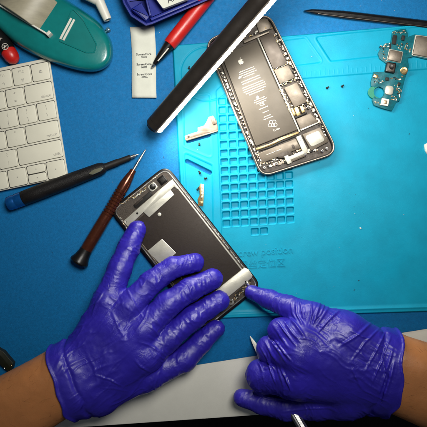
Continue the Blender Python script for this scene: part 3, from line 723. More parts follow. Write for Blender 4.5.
# ------------------------------------------------------------------ screen assembly
def build_screen():
    e = thing('phone_screen', 'dark smartphone screen assembly, back side up, held by the left glove', 'phone screen', 186, 250, 3)
    Q = [(109.5, 210), (166.4, 164.7), (262, 286), (204.5, 331.8)]
    out = round_poly(Q, 11, 8); z0, zt = 3.8, 7.4
    TL = Vector(Q[0]); U = Vector((.783, -.622)); V = Vector((.616, .788))
    def L(s, t): p = TL + U * s + V * t; return (p.x, p.y)
    loft('bezel', [(offset_poly(out, .6), z0 - .6), (out, z0 + .6), (out, zt - .8), (offset_poly(out, .7), zt - .2), (offset_poly(out, 1.8), zt)], 'black', e)
    rim_o = offset_poly(out, 2.3); rim_i = offset_poly(out, 3.4)
    ring('inner_frame', rim_o, rim_i, zt - .5, zt + .5, 'steel', e, .2)
    slab('base_plate', offset_poly(out, 3.5), zt - .5, zt + .1, 'tray', e, 0)
    z = zt
    slab('back_plate', [L(5, 25), L(67.5, 25), L(67.5, 133), L(5, 133)], z, z + .9, 'dplate', e, .3, 1)
    band = [(123, 221.6), (128.2, 226.8), (143.6, 212), (149.3, 217.3), (174.3, 194.8), (170.8, 189.8), (174.2, 186.5), (177.8, 189.6), (178.6, 187.6), (172.3, 179.2), (158.5, 190.6)]
    slab('foil_patch', band, z + .6, z + 1.25, 'pale', e, .2, .7)
    slab('foil_patch', [(147.5, 251.2), (162, 238.7), (176.3, 253), (161, 265)], z + .8, z + 1.3, 'pale', e, .2, 1)
    slab('foil_hole', circ((137.3, 213.4), 1.1, 12), z + 1.2, z + 1.32, 'black', e, 0)
    slab('foil_dot', circ((159.5, 214.4), 1.9, 18), z + .8, z + 1.3, 'pale', e, .1)
    slab('lower_bracket', [(207, 297.5), (244.4, 267.5), (248.5, 269.2), (252.6, 275.5), (251.5, 278), (214.5, 308)], z + .5, z + 1.9, 'pale', e, .4, 1.2)
    # ring hook below the bracket
    bm = bmesh.new(); co = circ((231, 302), 2.9, 18); ci = circ((231, 302), 1.3, 18)
    for k in range(18): add_slab(bm, [co[k], co[(k + 1) % 18], ci[(k + 1) % 18], ci[k]], z + .8, z + 2)
    add_slab(bm, quad((228, 299), 5, 2.2, 40), z + .7, z + 1.95, .3)
    from_bm('hook', bm, 'steel', e)
    slab('hook', round_poly(quad((247, 283), 6, 3, 50), 1, 3), z + .3, z + 1.9, 'steel', e, .4)
    slab('earpiece_bar', [(133, 205.2), (150.2, 190.8), (153, 194.5), (136, 208.8)], z, z + 1.5, 'blackm', e, .4, 1.5)
    slab('earpiece_trim', [(134.4, 204.4), (142, 197.9), (143.2, 199.3), (135.5, 205.9)], z + 1, z + 1.9, 'dplate', e, .2, .5)
    slab('sensor_mount', quad((152.8, 187), 8.5, 7.5, -38), z, z + 1.6, 'pale', e, .4, 2.5)
    lathe('sensor_lens', P(152.8, 186.6, z + 1), P(152.8, 186.6, z + 2.3), [(0, 3), (.8, 3), (1, 2.4)], 'black', e)
    slab('camera_module', quad((162.3, 180), 8, 8, -38), z, z + 1.7, 'black', e, .4, .8)
    slab('camera_window', quad((162.3, 180), 4.6, 4.6, -38), z + 1.6, z + 1.9, 'blackm', e, .2, .5)
    bits('small_contacts', ((120, 205), (134, 195.5), 2), 12, z + .4, ['pale', 'gold', 'bronze'], e, smin_=.6, smax_=1.8)
    bits('small_contacts', ((134, 199), (146, 188.5), 2), 14, z + .5, ['pale', 'pale', 'gold'], e, smin_=.9, smax_=2.2)
    bits('small_contacts', ((150, 182), (158, 175), 1.5), 8, z + .5, ['pale', 'bronze'], e, smin_=.6, smax_=1.6)
    bits('small_contacts', ((181, 187.5), (247, 271), 1.0), 30, z + .6, ['pale', 'pale', 'bronze', 'blackm'], e, smin_=.6, smax_=1.9, hh=(.1, .5))
    bits('small_contacts', ((250.5, 280), (233, 301.5), 4), 26, z + .4, ['bronze', 'gold', 'blackm', 'pale', 'shield2'], e, smin_=.7, smax_=2.4)
    bits('small_contacts', ((235, 297), (247, 286), 4), 26, z + .4, ['bronze', 'gold', 'blackm', 'shield2', 'blackm'], e, smin_=.7, smax_=2.6)
    bits('small_contacts', ((178, 276), (194, 296), 3), 12, z + .9, ['gold', 'pale', 'blackm'], e, smin_=.6, smax_=2)
    bits('small_contacts', ((119, 216), (127, 228), 2), 9, z + .5, ['pale', 'steel', 'bronze'], e, smin_=.6, smax_=2)
    slab('edge_strip', [L(66.9, 20), L(68.3, 20), L(68.3, 132), L(66.9, 132)], z + .2, z + 1.1, 'pale', e, .2)
    slab('edge_strip', [L(4.3, 26), L(5.2, 26), L(5.2, 132), L(4.3, 132)], z + .2, z + 1.0, 'shield', e, .2)
    for c in (L(7, 142), L(66, 140), L(60, 147), L(6, 20)): screw_head('screw', c, 1.2, z + .3, e)

# ------------------------------------------------------------------ tools and small parts
def build_tools():
    e = thing('screwdriver', 'black screwdriver with a blue end cap, against the keyboard corner', 'screwdriver', 70, 180, 1.2)
    A = P(7.8, 204.2, 9.5); B = P(138.5, 154.2, 6); L = (B - A)
    def seg(n, t0, t1, pr, m, **k): return lathe(n, A + L * t0, A + L * t1, pr, m, e, 28, **k)
    seg('end_cap', 0, .115, [(0, 5.8), (.08, 6.8), (.45, 7.2), (.5, 6.8), (.55, 6.8), (.6, 7.2), (1, 7.2)], 'bluecap', label='blue knurled end cap')
    seg('grip', .115, .745, [(0, 6.6), (.01, 7.2), (.2, 7.4), (.55, 7.1), (.8, 6.5), (.93, 6.2), (.98, 5.2), (1, 3.6)], 'knurl')
    slab('grip_window', [(87.8, 174.3), (93, 169.8), (101.5, 167.2), (103.5, 168.3), (100.5, 171.3), (93, 174.6)], 12.5, 14.6, 'glass', e, .4, 1)
    seg('shaft', .745, .94, [(0, 3.8), (.06, 3.4), (.5, 3.3), (.54, 2.9), (.96, 2.7), (1, 2.2)], 'blackm')
    seg('tip', .94, 1, [(0, 1.8), (.5, 1.8), (.6, 1.0), (1, .5)], 'steel')

    e = thing('precision_screwdriver', 'copper brown precision screwdriver with ribbed barrel and black flared end', 'screwdriver', 105, 210, 1.2)
    A = P(78.3, 263.2, 9); B = P(145.6, 149.6, 4.5); L = (B - A)
    seg('flared_end', 0, .12, [(0, 8.3), (.1, 9.4), (.2, 9.2), (.45, 7.4), (.75, 6.4), (1, 6.1)], 'black')
    seg('barrel', .12, .42, [(0, 6.0), (.1, 6.1), (.6, 6.0), (1, 5.7)], 'copper')
    pr = []
    for k in range(9):
        t = k / 9; pr += [(t, 5.7), (t + .02, 5.9), (t + .06, 5.9), (t + .075, 4.9), (t + .1, 4.9)]
    seg('ribbed_grip', .42, .64, pr + [(1, 5.6)], 'copper', ang=20)
    seg('nose', .64, .82, [(0, 5.5), (.3, 5.5), (.75, 3.9), (.8, 3.4), (1, 3.0)], 'copper')
    seg('shaft', .82, 1, [(0, 1.5), (.7, 1.4), (.75, 1.0), (.96, .9), (1, .4)], 'steel')

    e = thing('spudger', 'thin black pointed prying stick along the top right edge', 'spudger', 370, 18, 1.2)
    loft('blade', [([(303.6, 10.6), (312, 8.9), (344, 10.6), (480, 26.5), (480, 34.5), (344, 19), (313, 14)], 2.2),
                   ([(304, 10.8), (312, 9.4), (344, 11.2), (480, 27.3), (480, 33.8), (344, 18.2), (313, 13.4)], 4.6),
                   ([(306, 11.3), (313, 10.6), (344, 13.2), (480, 29.4), (480, 32), (344, 16), (314, 12.2)], 5.6)], 'black', e, ang=20)
    slab('highlight_strip', [(318, 13), (344, 16.2), (480, 32.2), (480, 33), (344, 17), (318, 13.7)], 4.9, 5.3, 'shield2', e, .1)  # paler strip stands in for the lengthwise highlight on the black body

    # sheet metal bracket
    e = thing('metal_bracket', 'bright stamped metal bracket lying on the cyan mat below the lamp end', 'bracket', 203, 130, 3)
    slab('plate', [(184.6, 136), (193.5, 132.8), (197.8, 131.6), (197.6, 127.6), (204, 125.6), (206.5, 121.8), (208.5, 117), (213, 115.6), (216.8, 121), (217.8, 127.3), (218, 131), (210, 133.2), (186.8, 140.6), (185.2, 140)], 4.6, 5.3, 'bracket', e, .2, .5)
    slab('flange', [(186, 139.6), (217.5, 130.4), (217.9, 131.4), (186.6, 141)], 3.5, 6.3, 'bracket', e, .2)
    slab('hole', circ((188.5, 136.9), 1.2, 12), 5.25, 5.36, 'blackm', e, 0)
    slab('tab', quad((214, 121.5), 4, 6, -20), 4.8, 7.2, 'bracket', e, .5, .8)

    e = thing('flex_connector', 'small gold flex connector lying on the mat beside the dark screen', 'connector', 201, 196, 3)
    slab('strip', [(200.5, 183.6), (203.9, 184.4), (203.7, 197), (203.2, 206), (198.2, 206), (197.6, 199), (199.8, 195), (199, 187)], 3.2, 4.2, 'gold', e, .2, .5)
    for k in range(4): slab('contact', quad((202, 187.5 + 3.1 * k), 2.2, 1.8, 3), 4.1, 4.9, 'pale', e, .15, .3)
    slab('pad', quad((200.8, 203), 3.4, 3.6, 4), 4.1, 4.8, 'gold', e, .15, .3)

    # loose screws: the first is built, the others are copies
    def screw(c, ang, label):
        ee = thing('tiny_screw', label, 'screw', c[0], c[1], 3, 'loose screws on the cyan mat')
        a = math.radians(ang); d = (math.cos(a), math.sin(a))
        lathe('head', P(c[0] - d[0] * 1.0, c[1] - d[1] * 1.0, 4), P(c[0] - d[0] * .1, c[1] - d[1] * .1, 4), [(0, .9), (.3, 1.2), (1, 1.2)], 'blackm', ee, 12)
        lathe('shank', P(c[0] - d[0] * .1, c[1] - d[1] * .1, 4), P(c[0] + d[0] * 2.0, c[1] + d[1] * 2.0, 3.6), [(0, .65), (.9, .65), (1, .3)], 'blackm', ee, 10)
        return ee
    s0 = screw((327, 88), -40, 'tiny black screw on the mat, left one of the pair right of the opened phone')
    for c, rz, lab in (((342, 86.4), 5, 'tiny black screw on the mat, right one of the pair, nearer the circuit board'),
                       ((189, 68.4), 40, 'tiny dark screw inside the ring groove left of the lamp bar'),
                       ((199.2, 144.4), 60, 'tiny screw on the mat just below the metal bracket'),
                       ((199.6, 172.6), 80, 'tiny screw on the mat just under the slanted dark slot'),
                       ((198, 188.8), 20, 'tiny screw on the mat touching the left of the gold connector'),
                       ((205.6, 178.4), -20, 'tiny screw on the mat just above the gold connector')):
        r = s0.copy(); COL.objects.link(r); r.location = P(c[0], c[1], 3); r.rotation_euler = (0, 0, math.radians(rz)); r['label'] = lab
        for ch in list(s0.children):
            q = ch.copy(); COL.objects.link(q); q.parent = r
    t = slab('plastic_fragment', [(424.6, 144.5), (428, 142.6), (436, 143), (437, 154), (428, 154.5), (425.6, 151)], 3, 5.4, 'white', None, .5, 1)
    tag(t, 'small white plastic fragment on the mat at the right edge', 'fragment')
    t = slab('crumb', [(359.3, 227.6), (360.8, 227.3), (361.4, 228.6), (359.9, 229)], 2.9, 3.4, 'white', None, .2); tag(t, 'tiny white crumb on the empty middle of the cyan mat', 'crumb')

    e = thing('plastic_clip', 'small dark olive plastic clip on the blue mat above the left forearm', 'clip', 5, 361, 1.2)
    slab('body', [(-8, 345), (3.5, 352), (13.2, 363.5), (12, 369), (8, 372.3), (-8, 358)], 1.2, 7, 'clip', e, .8, 1)
    screw_head('rivet', (11.5, 365.4), .6, 6.6, e, 'gold'); screw_head('rivet', (4.6, 368.3), .5, 6.2, e, 'steel')

def build_dust():
    rn = random.Random(5)
    for nm, m, n, zone in (('dust', 'dust', 45, 0), ('grime', 'blackm', 60, 1)):
        bm = bmesh.new()
        for i in range(n):
            x, y = rn.uniform(0, 427), rn.uniform(0, 330)
            on = x > 190 and y > 48 and y < 305
            z = (4.2 if y < 84 else 3.62) if on else 0.8
            if on and 216 < x < 296 and 96 < y < 236: continue
            r = rn.choice((.12, .15, .2, .28)) * (1 if nm == 'dust' else .9); el = rn.choice((1, 1, 1.6, 5)) * r; a = rn.uniform(0, 180)
            pts = quad((x, y), r * 1.6, el * 1.6, a); pts = [(p[0] + rn.uniform(-.1, .1), p[1] + rn.uniform(-.1, .1)) for p in pts]
            add_slab(bm, pts, z - .1, z + rn.uniform(.12, .3), .05)
        o = from_bm(nm, bm, m); tag(o, 'scattered pale dust and lint specks over both mats' if nm == 'dust' else 'scattered dark grime specks over both mats', 'dust' if nm == 'dust' else 'grime'); o['kind'] = 'stuff'

def build_board():
    e = thing('circuit_board', 'teal phone circuit board with silver shields and round notch, upper right', 'circuit board', 395, 70, 3)
    pts = [(392.4, 31.5), (396, 30), (405.5, 28.8), (407.5, 33), (408, 37), (414.5, 34.5), (440, 38), (440, 61), (424, 59), (413.5, 56.5), (407.5, 58.2), (408.8, 66.5), (404, 82),
           (399.5, 101), (396.5, 102), (391.8, 111), (382, 108.4), (373.7, 105.2), (372, 100), (374, 96.4), (376.6, 98.2), (380, 98.2), (383.4, 95.6), (384.2, 92), (382.6, 88.4), (379, 86.6), (374.4, 87.6), (371, 86.2), (370.6, 82), (373.5, 72), (384, 72), (386.6, 64), (379.2, 58.6), (377.8, 53.6), (381, 47.5), (384.6, 43.6), (390.6, 42.6)]
    slab('board', pts, 4.4, 5.6, 'pcb', e, .2)
    # green crescent round the notch
    bm = bmesh.new()
    N = 10; A0, A1 = math.radians(95), math.radians(262)
    o = [(379 + 9.4 * math.cos(A0 + (A1 - A0) * k / N) * 1.2, 92.4 + 7.8 * math.sin(A0 + (A1 - A0) * k / N)) for k in range(N + 1)]
    i = [(379 + 5.4 * math.cos(A0 + (A1 - A0) * k / N), 92.4 + 5.4 * math.sin(A0 + (A1 - A0) * k / N)) for k in range(N + 1)]
    add_slab(bm, o + i[::-1], 4.3, 5.4, .2); from_bm('board_rim', bm, 'pcbg', e)
    slab('large_shield', [(416.4, 35.6), (440, 38.6), (440, 59.5), (412.4, 54.6)], 5.5, 7.6, 'shield', e, .5, 1.5)
    slab('shield_frame', [(415.2, 34.9), (440, 38.2), (440, 60.2), (411.4, 55.4)], 5.4, 6.4, 'pale', e, .3, 1.5)
    slab('small_shield', [(389.8, 49.6), (402.6, 52.2), (400.2, 62.4), (387.4, 59.8)], 5.5, 7.4, 'shield', e, .5, 1.2)
    slab('shield_frame', [(389, 49), (403.3, 51.9), (400.7, 63.3), (386.6, 60.4)], 5.4, 6.1, 'pale', e, .3, 1.2)
    slab('camera_module', quad((390.8, 67.5), 9.5, 10, 10), 5.4, 8.6, 'black', e, .5, 1)
    slab('camera_frame', quad((390.8, 67.5), 7.4, 7.6, 10), 8.5, 8.8, 'shield2', e, .2, 1)
    lathe('camera_lens', P(390.6, 67.5, 8.5), P(390.6, 67.5, 9.4), [(0, 2.8), (.6, 2.7), (1, 1.4)], 'black', e)
    lathe('brass_ring', P(403.6, 71, 5.4), P(403.6, 71, 7), [(0, 3.7), (.8, 3.7), (1, 3.2), (1, 1.7), (.7, 1.4)], 'gold', e, label='pale yellow brass ring')
    slab('button_contact', quad((389.2, 90.3), 8, 9, 8), 5.5, 7, 'pale', e, .4, 3)
    slab('socket', quad((385, 102.2), 7.4, 7, 12), 5.5, 7.4, 'white', e, .4, .6)
    slab('socket_pin', quad((385, 102.2), 3.6, 3.6, 12), 7.3, 7.6, 'bronze', e, .1, .6)
    slab('chip', quad((394.4, 39.8), 4, 9, 8), 5.5, 7, 'blackm', e, .3, .4)
    slab('chip', quad((403, 38), 3.2, 5, 10), 5.5, 6.8, 'blackm', e, .3, .4)
    slab('chip', quad((387, 79), 3.4, 3.2, 8), 5.5, 6.6, 'blackm', e, .3, .4)
    slab('chip', quad((399, 84), 2.6, 3, 8), 5.5, 6.6, 'blackm', e, .3, .4)
    slab('chip', quad((375.5, 76.2), 4.4, 3.4, 20), 5.5, 6.8, 'gold', e, .3, .4)
    MM = ['pale', 'gold', 'blackm', 'bronze', 'white']
    for zn, n in ((((392, 33), (406, 31.5), 3), 14), (((405.5, 44), (409.5, 52), 6), 16), (((380, 48), (388, 45), 4), 10), (((382, 52), (386, 62), 3), 9),
                  (((373.5, 79), (383, 82), 6), 12), (((391, 76), (402, 79), 5), 10), (((395, 84), (401, 92), 4), 10), (((391, 97), (397, 99), 5), 12), (((399, 44), (402, 49), 6), 8), (((374, 101), (380, 105), 2), 5),
                  (((397, 88), (399.5, 98), 2), 8), (((389, 43), (391, 49), 2), 6)):
        bits('components', zn, n, 5.7, MM, e, smin_=.6, smax_=1.8, hh=(.2, .9))

# ------------------------------------------------------------------ gloved hands
def npP(x, y, z): return np.array(P(x, y, z)) / M
def node(n): k = (H - n[2]) / H; return npP(*n[:3]), n[3] * k

def hand(name_glove, arm_nodes, palm, fingers, cut, cutn, strokes, person, flip, seed, arm_label, glove_label, fan_dir, step=0.85, perp=9):
    C = npP(*cut); N = np.array([cutn[0], -cutn[1], cutn[2] if len(cutn) > 2 else 0.0]); N /= np.linalg.norm(N)
    allp = [node(n)[0] for ch in fingers + palm for n in ch] + [C - N * 12]
    lo = np.min(allp, 0) - 32; hi = np.max(allp, 0) + 32; lo = np.maximum(lo, [-400, -400, -2])
    fld = Field(lo, hi, step)
    F_ = fld.new()
    for ch in fingers:
        one = fld.new()
        for a, b in zip(ch, ch[1:]):
            (pa, ra), (pb, rb) = node(a), node(b); fld.capsule(one, pa, pb, ra, rb, 3.0)
        F_ = smin(F_, one, 1.6)
    Pm = fld.new()
    for ch in palm:
        for a, b in zip(ch, ch[1:]):
            (pa, ra), (pb, rb) = node(a), node(b); fld.capsule(Pm, pa, pb, ra, rb, 9.0)
    # wrist sleeve follows the forearm
    ax = node(arm_nodes[0])[0] - node(arm_nodes[1])[0]; ax /= np.linalg.norm(ax)
    side = np.cross(ax, [0, 0, 1]); side /= np.linalg.norm(side)
    W = fld.new(); (pa, ra), (pb, rb) = node(arm_nodes[0]), node(arm_nodes[1])
    for s in (-1, 1): fld.capsule(W, pa + side * s * perp, pb + side * s * perp, ra + 1.6, rb + 1.6, 8.0, 30)
    vol = smin(F_, smin(Pm, W, 12), 6.0)
    pl = (fld.g[0] - C[0]) * N[0] + (fld.g[1] - C[1]) * N[1] + (fld.g[2] - C[2]) * N[2]
    wob = 1.6 * np.sin((fld.g[1] * 0.12 + fld.g[0] * 0.05 + seed)) + 0.9 * np.sin(fld.g[2] * .2 + fld.g[1] * .23)
    pl = pl + wob
    hem = sst(15, 12, pl) * 0.7 - 1.1 * np.exp(-((pl - 15.5) / 1.8) ** 2)
    base = vol
    vol = np.maximum(base - hem, -pl)
    bead = np.sqrt((base - 0.8) ** 2 + (pl - 0.4) ** 2) - 1.25
    vol = smin(vol, bead.astype(np.float32), 1.0)
    V, Fc = surface_nets(vol, fld.lo, step)
    V = smooth_mesh(V, Fc, 2); Nn = normals(V, Fc)
    # skeleton coordinate of every vertex: fingers carry cross folds, the back long folds
    best = np.full(len(V), 1e9); tt = np.zeros(len(V)); isf = np.zeros(len(V)); axv = np.zeros((len(V), 3)); axv[:] = N
    for gi, group in enumerate((fingers, palm)):
        for ci, ch in enumerate(group):
            cum = 0.0
            for a, b in zip(ch, ch[1:]):
                (pa, ra), (pb, rb) = node(a), node(b); ab = pb - pa; Ln = np.linalg.norm(ab)
                t = np.clip(((V - pa) @ ab) / (Ln * Ln), 0, 1)
                d = np.linalg.norm(V - pa - t[:, None] * ab, axis=1) - (ra + (rb - ra) * t)
                m = d < best; best[m] = d[m]; tt[m] = cum + t[m] * Ln + 37 * ci; isf[m] = 1 - gi; cum += Ln
    k = (H - V[:, 2]) / H; PX = V[:, 0] / k + 213.5; PY = 213.5 - V[:, 1] / k
    # fold noise
    fd = np.array(fan_dir, float); fd /= np.linalg.norm(fd); al = PX * fd[0] + PY * fd[1]; ac = -PX * fd[1] + PY * fd[0]
    warp = vnoise(V / 14.0, seed + 5) * 8 - 4
    n1 = vnoise(np.stack([(al + warp) / 34, (ac + warp * 1.2) / 4.6, V[:, 2] / 22], 1), seed)
    n2 = vnoise(np.stack([(al + warp) / 20, (ac - warp) / 2.8, V[:, 2] / 16], 1), seed + 1)
    r1 = (1 - np.abs(2 * n1 - 1)) ** 4; r2 = (1 - np.abs(2 * n2 - 1)) ** 4
    msk = sst(.38, .68, vnoise(V / 26.0, seed + 2)); msk2 = sst(.4, .65, vnoise(V / 15.0, seed + 9))
    back = 0.6 * r1 * (0.25 + msk) + 0.55 * r2 * msk2
    g1 = vnoise(np.stack([(tt + warp * 1.6) / 4.2, PX / 7 + PY / 15, V[:, 2] / 6], 1), seed + 3)
    g2 = vnoise(np.stack([(tt + warp * 1.1) / 2.2, PX / 4.5, PY / 4.5], 1), seed + 4)
    cross = 0.6 * (1 - np.abs(2 * g1 - 1)) ** 3 * (0.3 + sst(.35, .65, vnoise(V / 11.0, seed + 6))) + 0.34 * (1 - np.abs(2 * g2 - 1)) ** 3 * sst(.35,.6, vnoise(V / 7.0, seed + 16))
    # smooth switch finger/back
    w = isf.copy()
    for _ in range(6):
        acc = np.zeros(len(V)); cnt = np.zeros(len(V))
        for q in range(4):
            a = Fc[:, q]; b = Fc[:, (q + 1) % 4]; acc += np.bincount(a, w[b], len(V)); cnt += np.bincount(a, minlength=len(V))
        w = 0.4 * w + .6 * acc / np.maximum(cnt, 1)
    disp = w * cross + (1 - w) * back
    for pts, amp, wd in strokes:
        tot = sum(math.dist(p, q) for p, q in zip(pts, pts[1:])); run = 0; dm = np.full(len(V), 1e9); tm = np.zeros(len(V))
        for p, q in zip(pts, pts[1:]):
            sd, t = segd(PX, PY, p, q); sl = math.dist(p, q); m = sd < dm; dm[m] = sd[m]; tm[m] = (run + t[m] * sl) / tot; run += sl
        fade = np.sin(np.clip(tm, 0.02, .98) * math.pi) ** .6
        u = dm / wd; disp += amp * fade * (1 - 0.9 * u * u) * np.exp(-u * u) * (Nn[:, 2] > -.1)
    plv = (V - C) @ N; disp *= sst(2, 12, plv)
    disp += 0.25 * (vnoise(V / 3.0, seed + 11) - .5) 
    V2 = V + Nn * disp[:, None]
    V2[:, 2] = np.maximum(V2[:, 2], 4.2)
    me = np_mesh(name_glove, V2 * M, Fc, 'glove')
    # forearm
    aa = [node(n)[0] for n in arm_nodes]
    lo = np.min(aa, 0) - 48; hi = np.max(aa, 0) + 48; lo[2] = max(lo[2], -6); lo[:2] = np.maximum(lo[:2], -330); hi[:2] = np.minimum(hi[:2], 330)
    f2 = Field(lo, hi, 1.6); v2 = f2.new()
    for s in (-1, 1): f2.capsule(v2, pa0 := node(arm_nodes[0])[0] + side * s * perp, node(arm_nodes[1])[0] + side * s * perp, node(arm_nodes[0])[1], node(arm_nodes[1])[1], 9.0, 30)
    pl2 = (f2.g[0] - C[0]) * N[0] + (f2.g[1] - C[1]) * N[1] + (f2.g[2] - C[2]) * N[2]
    v2 = np.maximum(v2, pl2 - 10)
    Va, Fa = surface_nets(v2, f2.lo, 1.6); Va = smooth_mesh(Va, Fa, 3)
    Na = normals(Va, Fa)
    Va = Va + Na * (1.2 * (vnoise(Va / 22.0, seed) - .5) + .25 * (vnoise(Va / 3.0, seed + 1) - .5))[:, None]
    arm = link('forearm', np_mesh('forearm', Va * M, Fa, 'skin'), person, arm_label)
    g = link('glove', me, arm, glove_label)
    # short dark hairs lying along the arm
    rn = np.random.default_rng(seed); sel = rn.choice(np.where(Na[:, 2] > -0.2)[0], 260, replace=False); HV = []; HF = []
    for q in sel:
        p0 = Va[q]; nn = Na[q]; dd = N * rn.uniform(.6, 1.2) + rn.normal(0, .35, 3); dd -= nn * (dd @ nn); dd /= np.linalg.norm(dd); ln = rn.uniform(3, 8)
        sd = np.cross(dd, nn); b0_ = len(HV)
        for t, r in ((0, .045), (.5, .035), (1, .01)):
            c = p0 + dd * ln * t + nn * (.1 + .9 * t * (1 - .45 * t)) 
            for an in (0, 2.1, 4.2): HV.append(c + (sd * math.cos(an) + nn * math.sin(an)) * r)
        for l in (0, 3):
            for e_ in range(3): HF.append((b0_ + l + e_, b0_ + l + (e_ + 1) % 3, b0_ + l + 3 + (e_ + 1) % 3, b0_ + l + 3 + e_))
    hm = np_mesh('arm_hair', np.array(HV) * M, np.array(HF), 'hair'); ho = link('arm_hair', hm, arm)
    return arm

def build_person():
    p = thing('person', 'person in blue nitrile gloves reaching in from below with both forearms', 'person', 213, 440, 0)
    # ---- left of the picture: open hand, five fingers on the screen
    F1 = [(137, 229.5, 13.5, 9), (128.5, 249, 20, 10.6), (119.5, 269, 27, 11.6), (107, 303, 33, 14)]
    F2 = [(195, 262.6, 16, 9.2), (173, 267.4, 23, 10.4), (151, 282.5, 29, 11.4), (129, 306, 35, 13.5)]
    F3 = [(212.5, 279, 16.5, 10), (190, 289.2, 24, 11.4), (168, 304.5, 31, 12.6), (142, 331, 37, 14.5)]
    F4 = [(219.5, 300.5, 16, 9.6), (193, 317.5, 24, 11.4), (168, 338, 30, 12.5), (146, 357, 36, 14.5)]
    F5 = [(216, 328.3, 13.5, 8.4), (201, 342.5, 16, 10.4), (184, 359, 20, 12.2), (148, 375, 26, 15)]
    palm = [[(107, 303, 33, 14), (78, 356, 35, 17)], [(129, 306, 35, 13.5), (84, 366, 36, 19)], [(142, 331, 37, 15), (88, 378, 36, 21)],
            [(146, 357, 36, 15), (90, 388, 34, 20)], [(148, 375, 26, 14), (100, 395, 31, 18), (76, 398, 33, 18)], [(112, 322, 34, 15), (138, 350, 36, 15)]]
    st = []
    for i, (a, b) in enumerate((((112, 312), (126, 340)), ((130, 312), (121, 340)),
                                ((127, 286), (134, 303)), ((133, 300), (146, 322)), ((150, 303), (136, 330)), ((147, 336), (164, 345)), ((140, 342), (160, 352)), ((118, 290), (112, 312)),
                                ((104, 290), (92, 316)), ((98, 388), (130, 392)), ((95, 375), (122, 386)), ((155, 318), (170, 330)), ((150, 326), (160, 338)), ((86, 352), (98, 384)), ((135, 360), (150, 372)))):
        mid = ((a[0] + b[0]) / 2 + 2.2 * math.sin(i * 2.1), (a[1] + b[1]) / 2 + 2.2 * math.cos(i * 1.7))
        st.append(([a, mid, b], 0.62 + .3 * math.sin(i * 3.3), 1.5 + .4 * math.cos(i)))
    hand('glove', [(-60, 451, 40, 27), (66, 379, 37, 24.5)], palm, [F1, F2, F3, F4, F5], (64, 380, 36), (.937, -.347), st, p, 1, 11,
         'bare left forearm in shadow at the lower left', 'blue nitrile glove, palm down with spread fingers on the dark screen', (0.62, -0.55))
    # ---- right of the picture: little finger stretched, the rest closed on the tool
    G1 = [(252, 292.6, 13.5, 7.2), (269, 299.4, 20, 9), (288, 307, 32, 11), (311, 318, 46, 15)]
    G2 = [(284, 345, 20, 9), (280.5, 330.5, 42, 12), (302, 338, 54, 16)]
    G3 = [(272, 362, 16, 9.5), (269.8, 349.5, 38, 12.8), (298, 355, 56, 18)]
    G4 = [(264, 386, 18, 11), (262.5, 375.5, 34, 15.8), (296, 378, 52, 20)]
    G5 = [(241.6, 397.6, 17, 8.3), (262, 403, 20, 10.6), (286, 407, 26, 12.2), (318, 403, 34, 15)]
    palm = [[(311, 318, 46, 15), (345, 333, 50, 20), (380, 352, 48, 22)], [(302, 338, 54, 18), (380, 364, 48, 26)], [(298, 355, 56, 20), (380, 376, 46, 27)],
            [(296, 378, 50, 20), (378, 384, 44, 25)], [(318, 403, 34, 15), (345, 398, 38, 19), (378, 390, 40, 20)]]
    st = []
    cr = [((264, 340), (281, 366)), ((268, 338), (287, 364)), ((273, 337), (292, 362)), ((260, 346), (276, 372)), ((277, 321), (296, 346)), ((283, 319), (301, 343)), ((289, 317), (305, 338)), ((273, 325), (290, 350)),
          ((296, 303), (303, 326)), ((303, 302), (307, 326)), ((311, 302), (309, 326)), ((291, 302), (298, 322)), ((320, 303), (312, 326)), ((330, 305), (314, 328)), ((340, 310), (318, 332)),
          ((386, 330), (364, 372)), ((391, 336), (370, 386)), ((380, 328), (352, 360)), ((393, 348), (379, 392)), ((372, 322), (340, 346)), ((352, 368), (362, 388)), ((300, 300), (304, 320)), ((325, 303), (313, 322)),
          ((268, 352), (276, 384)), ((276, 362), (284, 388)), ((258, 362), (262, 372)), ((262, 368), (274, 366)), ((280, 366), (292, 392)), ((282, 412), (330, 408)),
          ((256, 394), (286, 400)), ((350, 330), (372, 340)), ((394, 362), (382, 404))]
    for i, (a, b) in enumerate(cr):
        mid = ((a[0] + b[0]) / 2 + 1.8 * math.sin(i * 2.1), (a[1] + b[1]) / 2 + 1.8 * math.cos(i * 1.7))
        st.append(([a, mid, b], 1.3 + .4 * math.sin(i * 3.3), 1.4 + .35 * math.cos(i)))
    hand('glove', [(510, 418, 52, 34), (392, 371, 45, 27.5)], palm, [G1, G2, G3, G4, G5], (389.5, 370.5, 44), (-.99, -.143), st, p, -1, 31,
         'bare right forearm, lit warm, at the right edge', 'blue nitrile glove closed on a metal tool with little finger stretched to the screen', (0.8, 0.5), perp=10)
    # ---- tool held in the right glove
    e = thing('craft_knife', 'slim grey metal craft knife with pointed pale blade gripped by the right glove', 'knife', 270, 375, 3)
    A = P(250, 336, 5); B = P(305, 432, 44); d = B - A
    bm = bmesh.new(); n = Vector((d.y, -d.x, 0)).normalized(); up = n.cross(d).normalized()
    if up.z < 0: up = -up
    rows = []
    for t, w, h in ((0, .2, .15), (.06, 1.4, .35), (.16, 2.6, .4), (.19, 2.8, .4)):
        c = A + d * t; rows.append([bm.verts.new(c + n * (x * w * M) + up * (y * h * M)) for x, y in ((-1, 0), (0, 1), (1, 0), (0, -1))])
    for a, c in zip(rows, rows[1:]):
        for i in range(4): bm.faces.new((a[i], a[(i + 1) % 4], c[(i + 1) % 4], c[i]))
    bm.faces.new(rows[0]); bm.faces.new(rows[-1]); from_bm('blade', bm, 'white', e)
    bm = bmesh.new(); rows = []
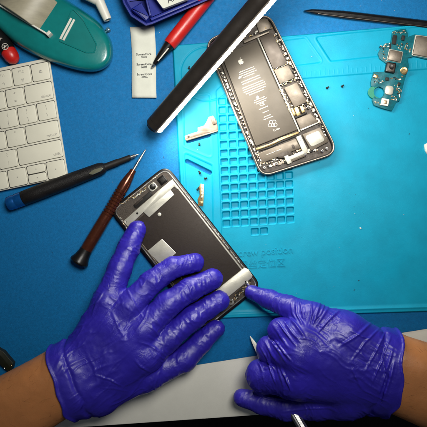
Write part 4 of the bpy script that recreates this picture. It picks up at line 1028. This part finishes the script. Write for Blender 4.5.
    for t, w, h in ((.18, 2.9, 2.2), (.24, 4.0, 3), (1.5, 4.6, 3.2)):
        c = A + d * t; rows.append([bm.verts.new(c + n * (x * w * M) + up * (y * h * M)) for x, y in ((-1, .3), (-.55, .9), (.1, 1), (.3, .8), (.45, .8), (.6, .95), (1, .3), (1, -.5), (.5, -1), (-.5, -1), (-1, -.5))])
    for a, c in zip(rows, rows[1:]):
        for i in range(11): bm.faces.new((a[i], a[(i + 1) % 11], c[(i + 1) % 11], c[i]))
    bm.faces.new(rows[0]); bm.faces.new(rows[-1]); from_bm('handle', bm, 'bsteel', e)

# ------------------------------------------------------------------ camera, light, render
def build_light():
    cam = bpy.data.cameras.new('camera'); co = bpy.data.objects.new('camera', cam); COL.objects.link(co)
    co.location = (0, 0, H * M); cam.sensor_width = 36; cam.lens = 36 * H / 427.0; cam.clip_start = 0.01; cam.clip_end = 20
    S.camera = co
    w = bpy.data.worlds.new('World'); S.world = w; w.use_nodes = True
    bg = w.node_tree.nodes['Background']; bg.inputs[0].default_value = (0.75, 0.85, 1, 1); bg.inputs[1].default_value = 0.05
    def area(name, loc, tgt, size, power, col):
        l = bpy.data.lights.new(name, 'AREA'); l.shape = 'DISK'; l.size = size; l.energy = power; l.spread = math.radians(82); l.color = col
        o = bpy.data.objects.new(name, l); COL.objects.link(o); o.location = loc
        o.rotation_euler = (Vector(tgt) - Vector(loc)).to_track_quat('-Z', 'Y').to_euler(); return o
    area('ceiling_light', (0.10, 0.20, 0.56), (-0.01, 0.12, 0), 0.24, 1.04, (1, 0.97, 0.9))
    vs = S.view_settings; vs.view_transform = 'Standard'; vs.look = 'None'; vs.exposure = 0; vs.gamma = 1
    S.render.engine = 'CYCLES'

build_setting(); build_silicone(); build_keyboard(); build_upper_left(); build_lamp(); build_phone_housing()
build_screen(); build_tools(); build_board(); build_dust(); build_person(); build_light()
# everything that lies on the thick silicone mat sits on its real surface
for o in list(COL.objects):
    if o.parent is None and (o.name.split('.')[0] in ('phone_housing', 'phone_screen', 'metal_bracket', 'flex_connector', 'tiny_screw', 'circuit_board', 'plastic_fragment', 'crumb')):
        o.location.z += 0.0007
